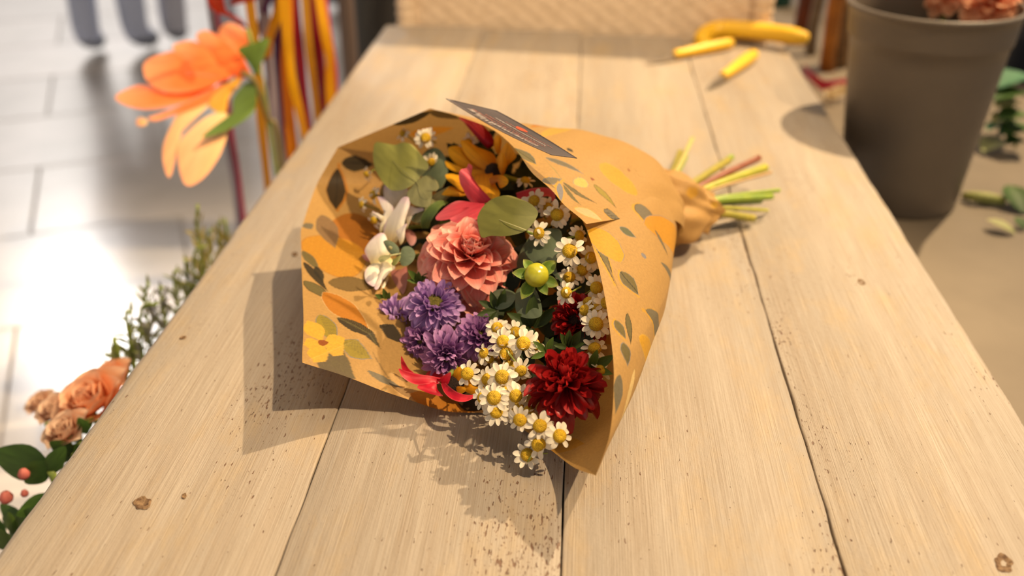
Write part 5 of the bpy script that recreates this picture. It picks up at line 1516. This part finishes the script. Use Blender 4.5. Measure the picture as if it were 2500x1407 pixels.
ribbon('white-lilac ribbon beside the pink one under the bloom', [(540, 200, .0), (552, 330, 0), (570, 440, 0), (580, 520, 0), (600, 700, 0)], .012, 1.79, RL)
ribbon('navy ribbon in the gap right of the wide orange one', [(712, -30, 0), (722, 120, 0), (732, 240, 0), (745, 380, 0)], .013, 1.84, RB_)
ribbon('dark plum ribbon behind the mustard one', [(760, -30, 0), (775, 120, 0), (790, 230, 0), (805, 360, 0)], .022, 1.86, RC)
ribbon('plum ribbon behind the pale lilac one', [(676, -30, 0), (680, 120, 0), (686, 260, 0), (700, 420, 0)], .020, 1.88, RP)

M_oran = petal_mat('orange_petal', [(0, (0.90, 0.17, 0.035)), (0.6, (0.92, 0.21, 0.055)), (1, (0.95, 0.38, 0.18))], edge=(0.93, 0.34, 0.15), transl=0.3, vein=0.1, vein_scale=8, rough=0.4)
M_salm = petal_mat('salmon_petal', [(0, (0.95, 0.66, 0.28)), (0.35, (0.96, 0.52, 0.24)), (1, (0.97, 0.42, 0.20))], transl=0.3, vein=0.1, vein_scale=8, rough=0.4)
M_oyel = petal_mat('yellow_orange_petal', [(0, (0.70, 0.32, 0.02)), (1, (0.80, 0.42, 0.06))], transl=0.3, vein=0.1)
A6 = lambda pts: Z(2.512, 0, 0, pts)
YA = 1.52
pa = lambda u, v, o: PY(u, v, YA - o + (230 - v) * 0.0009)
am = thing('orange_amaryllis', 'big orange trumpet bloom with drooping salmon petals left of the table', 'flower', PY(600, 300, YA))
def am_part(name, mat, pts, o1, o2, bu=0.012): return part_shape(name, am, mat, A6(pts), o1, o2, bu, n=28, place=pa)
am_part('petal', M_oran, [(1320, 520), (1200, 480), (1060, 590), (1000, 560), (880, 520), (770, 550), (705, 600), (780, 650), (900, 672), (1060, 650), (1200, 600)], 0.0, 0.05)
am_part('petal', M_oran, [(1400, 470), (1300, 480), (1200, 420), (1080, 320), (1000, 328), (900, 370), (878, 430), (920, 520), (1050, 572), (1250, 545)], 0.01, 0.05)
am_part('petal', M_oran, [(1460, 440), (1350, 420), (1300, 330), (1200, 255), (1110, 258), (1058, 292), (1150, 400), (1280, 482), (1380, 490)], 0.005, 0.03)
am_part('petal', M_oran, [(1500, 460), (1480, 340), (1420, 260), (1330, 215), (1260, 185), (1205, 212), (1220, 265), (1300, 362), (1400, 445)], 0.0, 0.01)
am_part('petal', M_oran, [(1540, 460), (1500, 360), (1540, 260), (1500, 180), (1400, 138), (1342, 190), (1370, 300), (1400, 400), (1450, 480)], -0.005, -0.01)
am_part('petal', M_oran, [(1420, 515), (1300, 540), (1150, 620), (1000, 690), (908, 722), (960, 742), (1100, 692), (1300, 622)], 0.01, 0.05, 0.004)
am_part('petal', M_salm, [(1290, 640), (1250, 618), (1120, 660), (1060, 750), (1000, 900), (1008, 1030), (1048, 1082), (1100, 830), (1180, 720)], 0.02, 0.05)
am_part('petal', M_salm, [(1400, 700), (1300, 700), (1180, 780), (1090, 900), (1110, 1080), (1160, 1142), (1260, 1080), (1350, 950), (1400, 800)], 0.03, 0.06)
am_part('petal', M_oyel, [(1480, 500), (1450, 480), (1330, 560), (1280, 640), (1320, 682), (1380, 700), (1405, 600)], 0.012, 0.03)
am_part('petal', M_salm, [(905, 740), (860, 720), (835, 745), (850, 775), (890, 770)], 0.05, 0.05, 0.004)
am_part('leaf', M_green, [(1570, 460), (1520, 380), (1455, 300), (1560, 262), (1640, 230), (1652, 262), (1600, 400)], 0.03, 0.05, 0.006)
am_part('leaf', M_green, [(1570, 540), (1520, 500), (1430, 600), (1420, 700), (1330, 760), (1238, 842), (1340, 820), (1450, 770), (1560, 680)], 0.02, 0.075, 0.006)
sp = [PY(*A6([q])[0], YA) for q in ((1480, 450), (1560, 500), (1640, 720), (1730, 1050))]
sp.append(Vector((sp[-1].x - 0.02, YA, 0.02)))
v, f, u = tube(spline(sp, 24), .0045, 8); put('stem', mesh('stem', v, f, u), plain('brown_green_stem', (0.16, 0.12, 0.03), rough=0.5), am, world=True)
# glossy red spathe above it
an = thing('anthurium', 'glossy dark red spathe above the orange bloom', 'flower', PY(560, 40, 1.6))
M_gl = petal_mat('glossy_red', [(0, (0.22, 0.004, 0.004)), (1, (0.42, 0.02, 0.012))], transl=0.05, vein=0.05, rough=0.12, spec=0.7)
pa2 = lambda u, v, o: PY(u, v, 1.6 - o)
A4b = lambda pts: Z(4.69, 450, 0, pts)
part_shape('spathe', an, M_gl, A4b([(720, 330), (640, 270), (500, 190), (380, 150), (300, 90), (260, -20), (330, -120), (430, -90), (400, 40), (470, 120), (620, 200), (700, 270)]), 0.0, 0.05, 0.012, place=pa2)
part_shape('spathe', an, M_gl, A4b([(560, 60), (640, 40), (800, 10), (830, -60), (700, -140), (560, -60), (520, 40)]), 0.0, 0.03, 0.012, place=pa2)
v, f, u = tube([PY(*A4b([(720, 340)])[0], 1.6), PY(640, 200, 1.63), PY(690, 520, 1.64), Vector((-0.55, 1.66, 0.02))], .004, 8); put('stem', mesh('stem', v, f, u), M_stem, an, world=True)

# ------------------------------------------------------------------ plants at the left of the table
M_rose = petal_mat('peach_rose', [(0, (0.70, 0.24, 0.08)), (0.6, (0.84, 0.40, 0.20)), (1, (0.86, 0.54, 0.36))], transl=0.4, vein=0.06)
M_rose2 = petal_mat('pale_rose', [(0, (0.62, 0.30, 0.18)), (1, (0.80, 0.58, 0.42))], transl=0.4, vein=0.06)
RP_ = [petal('rose_petal', 1.0, 1.05, a=0.8, b=0.55, cup=0.35, curl=c, tiproll=-0.12, seed=90 + k, base=0.4, ruf=0.03) for k, c in enumerate((0.1, 0.25, 0.5))]
def rose(u, w, y, rad, mat, label, n=22):
    p_ = PY(u, w, y); t = thing('rose', label, 'flower', p_, 'roses in the bucket left of the table', frame(p_, Vector((-0.25, -0.35, 0.9))))
    pets = [me.copy() for me in RP_]
    for me in pets: me.materials.clear(); me.materials.append(mat)
    for k in range(n):
        f_ = k / (n - 1)
        o = bpy.data.objects.new('petal', pets[min(2, int(f_ * 3))]); COL.objects.link(o); o.parent = t
        o.matrix_local = pmat(k * GA, rad * 0.28 * (1 - f_), rad * (-0.3 + 0.1 * f_), math.radians(15 + 72 * f_), 0, rad * (1 - 0.35 * f_))
    m_ = t.matrix_basis.inverted()
    v, f, u_ = tube([m_ @ (p_ + Vector((0, 0, -rad * 0.2))), m_ @ Vector((p_.x + .01, p_.y, 0.5)), m_ @ Vector((p_.x, p_.y + .02, 0.02))], .003, 7)
    put('stem', mesh('stem', v, f, u_), M_stem, t)
rose(222, 980, .85, .040, M_rose, 'largest peach rose by the left table edge'); rose(268, 925, .93, .026, M_rose, 'orange-peach rose just behind the largest one')
rose(135, 1000, .88, .022, M_rose2, 'pale rose left of the largest peach rose'); rose(160, 1052, .80, .024, M_rose2, 'pale pink-green rose below the pale one'); rose(98, 985, .94, .018, M_rose2, 'small fading rose farthest out to the left')
def leaf_plant(label, leaves, y, mat, x0=None, name='leafy_plant', buds=()):
    p_ = PY(*leaves[0][0], y)
    t = thing(name, label, 'plant', Vector((p_.x, y, 0)))
    for i, (a, b, w) in enumerate(leaves):
        pl_ = lambda u, v, o: PY(u, v, y - o)
        n_ = np.array((-(b[1] - a[1]), b[0] - a[0]), float); n_ /= np.linalg.norm(n_)
        a_, b_2 = np.array(a, float), np.array(b, float)
        ol = [a_] + [a_ + (b_2 - a_) * q + n_ * w * h for q, h in ((.2, .7), (.45, 1), (.75, .7))] + [b_2] + [a_ + (b_2 - a_) * q - n_ * w * h for q, h in ((.75, .7), (.45, 1), (.2, .7))]
        part_shape('leaf', t, mat, [tuple(q) for q in ol], 0.0, 0.03 * ((i % 3) - 1), 0.004, n=20, rings=2, place=pl_)
    sp = [PY(*leaves[0][0], y), Vector((p_.x + .005, y, p_.z - 0.12)), Vector((p_.x, y, 0.02))]
    v, f, u = tube(spline(sp, 16), .004, 7); put('stem', mesh('stem', v, f, u), M_stem, t, world=True)
    for (u, w, r) in buds:
        v, f, u_ = lathe([(0, -r), (r * .8, -r * .6), (r, 0), (r * .6, r * .8), (0, r * 1.1)], 12)
        c = PY(u, w, y - 0.01)
        put('bud', mesh('bud', [Vector(q) + c for q in v], f, u_), M_bud2, t, world=True)
M_bud2 = petal_mat('red_bud', [(0, (0.50, 0.10, 0.08)), (1, (0.66, 0.20, 0.16))], transl=0.2)
leaf_plant('broad dark leaves with small red buds at the bottom left corner', [((125, 1150), (-20, 1105), 45), ((120, 1130), (60, 1180), 30), ((140, 1210), (40, 1260), 26), ((60, 1290), (0, 1230), 22), ((110, 1160), (160, 1090), 24), ((30, 1330), (80, 1240), 30), ((0, 1340), (-30, 1250), 30)], .74, M_dgl, buds=((58, 1158, .006), (15, 1215, .007), (60, 1205, .004)))
leaf_plant('bright green leaves below the red buds', [((60, 1300), (5, 1262), 20), ((40, 1310), (20, 1250), 14), ((20, 1345), (-10, 1290), 22)], .72, M_green)
leaf_plant('green leaves under the peach roses', [((200, 1080), (160, 1040), 18), ((215, 1060), (190, 1020), 16), ((180, 1110), (120, 1080), 20), ((190, 1060), (230, 1020), 14), ((150, 1130), (200, 1080), 16)], .80, M_dgl)
M_spr = petal_mat('grey_green_sprig', [(0, (0.12, 0.13, 0.04)), (1, (0.24, 0.25, 0.09))], transl=0.3, vein=0.1)
M_spr2 = petal_mat('lavender_sprig', [(0, (0.16, 0.16, 0.10)), (1, (0.24, 0.22, 0.24))], transl=0.3, vein=0.1)
M_spr3 = petal_mat('straw_sprig', [(0, (0.28, 0.24, 0.07)), (1, (0.40, 0.33, 0.12))], transl=0.3, vein=0.1)
LFS = petal('sprig_leaf', 1.0, 0.22, a=1.0, b=0.8, cup=0.3, curl=0.1, seed=5, base=0.2, nu=2, nv=3)
SPV = []
for m_ in (M_spr, M_spr2, M_spr3):
    q = LFS.copy(); q.materials.append(m_); SPV.append(q)
rs = random.Random(14)
SPR = [((330, 900), (318, 760), 0, 'leafy sprig nearest the peach roses'), ((372, 860), (362, 690), 0, 'second leafy sprig along the left table edge'), ((410, 820), (395, 705), 1, 'greyish lavender sprig between green ones'), ((440, 790), (432, 660), 0, 'fourth sprig along the table edge'),
       ((470, 750), (455, 640), 0, 'short dark sprig halfway along the edge'), ((500, 700), (482, 500), 2, 'tall thin straw-coloured sprig'), ((520, 690), (515, 560), 2, 'dry tan sprig right of the tall thin one'), ((545, 660), (540, 540), 2, 'bushy straw sprig near the pink ribbon'), ((350, 880), (385, 740), 1, 'lavender sprig leaning right'), ((480, 740), (500, 600), 0, 'green sprig leaning right beside the dry ones'), ((305, 930), (280, 860), 0, 'low green sprig behind the orange rose'), ((560, 620), (555, 570), 2, 'short straw sprig farthest along the edge')]
for (a, b, k, lab) in SPR:
    y = 1.02 + (900 - a[1]) * 0.0011 + rs.uniform(-.02, .02)
    pa_, pb_ = PY(*a, y), PY(*b, y)
    t = thing('leafy_sprig', lab, 'plant', Vector((pa_.x, y, 0)), 'sprigs in a bucket left of the table')
    low = Vector((pa_.x, y, 0.02))
    v, f, u = tube(spline([low, pa_, pb_], 14), .0022, 6); put('stem', mesh('stem', v, f, u), M_stem, t, world=True)
    d = pb_ - pa_
    for q in range(22):
        s = q / 21
        o = bpy.data.objects.new('leaf', SPV[k]); COL.objects.link(o); o.parent = t
        c = pa_ + d * (s * 1.0 - 0.1)
        o.matrix_local = frame(c - t.location, Vector((rs.uniform(-.4, .4), -0.3, 1))) @ pmat(q * GA, 0.001, 0, math.radians(rs.uniform(25, 65)), 0, (0.034 - 0.016 * s) * rs.uniform(.8, 1.2))

# ------------------------------------------------------------------ passers-by on the pavement
def person(label, x, y, yaw, stride, legs, top, shoe, hair, h=1.0):
    J = {'pelvis': (0, 0, .95), 'spine': (0, 0, 1.18), 'chest': (0, .0, 1.38), 'neck': (0, 0, 1.52), 'head': (0, .02, 1.64), 'crown': (0, .01, 1.74)}
    Rr = {'pelvis': .14, 'spine': .13, 'chest': .15, 'neck': .055, 'head': .085, 'crown': .07}
    E = [('pelvis', 'spine'), ('spine', 'chest'), ('chest', 'neck'), ('neck', 'head'), ('head', 'crown')]
    for s, sd in ((-1, 'l'), (1, 'r')):
        st = stride * s
        J.update({'hip' + sd: (.10 * s, 0, .88), 'knee' + sd: (.105 * s, st * .5 + .03, .50), 'ankle' + sd: (.11 * s, st, .10), 'toe' + sd: (.13 * s, st + .17, .045),
                  'sh' + sd: (.19 * s, 0, 1.42), 'el' + sd: (.25 * s, -.03 - st * .2, 1.13), 'wr' + sd: (.24 * s, .08 - st * .4, .90), 'ha' + sd: (.24 * s, .10 - st * .45, .80)})
        Rr.update({'hip' + sd: .10, 'knee' + sd: .075, 'ankle' + sd: .068, 'toe' + sd: .04, 'sh' + sd: .06, 'el' + sd: .045, 'wr' + sd: .032, 'ha' + sd: .035})
        E += [('pelvis', 'hip' + sd), ('hip' + sd, 'knee' + sd), ('knee' + sd, 'ankle' + sd), ('ankle' + sd, 'toe' + sd), ('chest', 'sh' + sd), ('sh' + sd, 'el' + sd), ('el' + sd, 'wr' + sd), ('wr' + sd, 'ha' + sd)]
    ks = list(J)
    me = bpy.data.meshes.new('body')
    me.from_pydata([Vector(J[k]) * h for k in ks], [(ks.index(a), ks.index(b)) for a, b in E], [])
    o = bpy.data.objects.new('person', me); COL.objects.link(o)
    sk = o.modifiers.new('skin', 'SKIN'); ss = o.modifiers.new('sub', 'SUBSURF'); ss.levels = 2; ss.render_levels = 2
    for i, k in enumerate(ks):
        q = me.skin_vertices[0].data[i]; q.radius = (Rr[k] * h, Rr[k] * h); q.use_root = k == 'pelvis'
    dg = bpy.context.evaluated_depsgraph_get(); dg.update()
    m2 = bpy.data.meshes.new_from_object(o.evaluated_get(dg))
    o.modifiers.clear(); o.data = m2
    m2.materials.clear()
    for m_ in (legs, top, shoe, plain('skin', (0.55, 0.33, 0.22), rough=0.5, scale=30)): m2.materials.append(m_)
    for p_ in m2.polygons:
        z = p_.center.z / h; x_ = abs(p_.center.x) / h
        p_.use_smooth = True
        p_.material_index = 2 if z < .085 else 3 if (z > 1.50 or (x_ > .2 and z < .93 and z > .7)) else 0 if z < 1.0 else 1
    o.location = (x, y, 0); o.rotation_euler = (0, 0, yaw)
    tag(o, label, 'person')
    v, f, u = dome(0.100 * h, 0.10 * h, 20, 8)
    put('hair', mesh('hair', [(q[0], q[1] * 1.1 - 0.005, q[2] + 1.66 * h) for q in v], f, u), hair, o)
    return o
M_jean = plain('blue_denim', (0.48, 0.52, 0.66), rough=0.85, col2=(0.42, 0.46, 0.58), scale=60)
M_jean2 = plain('grey_denim', (0.46, 0.46, 0.52), rough=0.85, col2=(0.40, 0.40, 0.45), scale=60)
M_blackt = plain('black_cloth', (0.016, 0.016, 0.018), rough=0.85, scale=60)
M_shoe = plain('grey_shoe', (0.10, 0.11, 0.13), rough=0.6); M_hair = plain('brown_hair', (0.06, 0.035, 0.02), rough=0.6); M_top = plain('pale_shirt', (0.45, 0.45, 0.45), rough=0.8)
a_, b_ = P(208, 146, -T), P(345, 142, -T)
person('person in blue jeans standing on the pavement, leftmost of the passers-by', (a_.x + b_.x) / 2, a_.y + .05, 0.0, 0.03, M_jean, M_top, M_shoe, M_hair, 1.0)
a_ = P(440, 118, -T)
person('person in grey jeans close beside the one in blue jeans', a_.x + .10, a_.y + .05, 0.1, 0.06, M_jean2, M_top, M_shoe, M_hair, 1.02)
a_ = P(545, 120, -T)
person('person in black trousers behind the orange bloom', a_.x + .22, a_.y + .75, -0.3, 0.10, M_blackt, M_blackt, M_blackt, M_hair, 1.0)
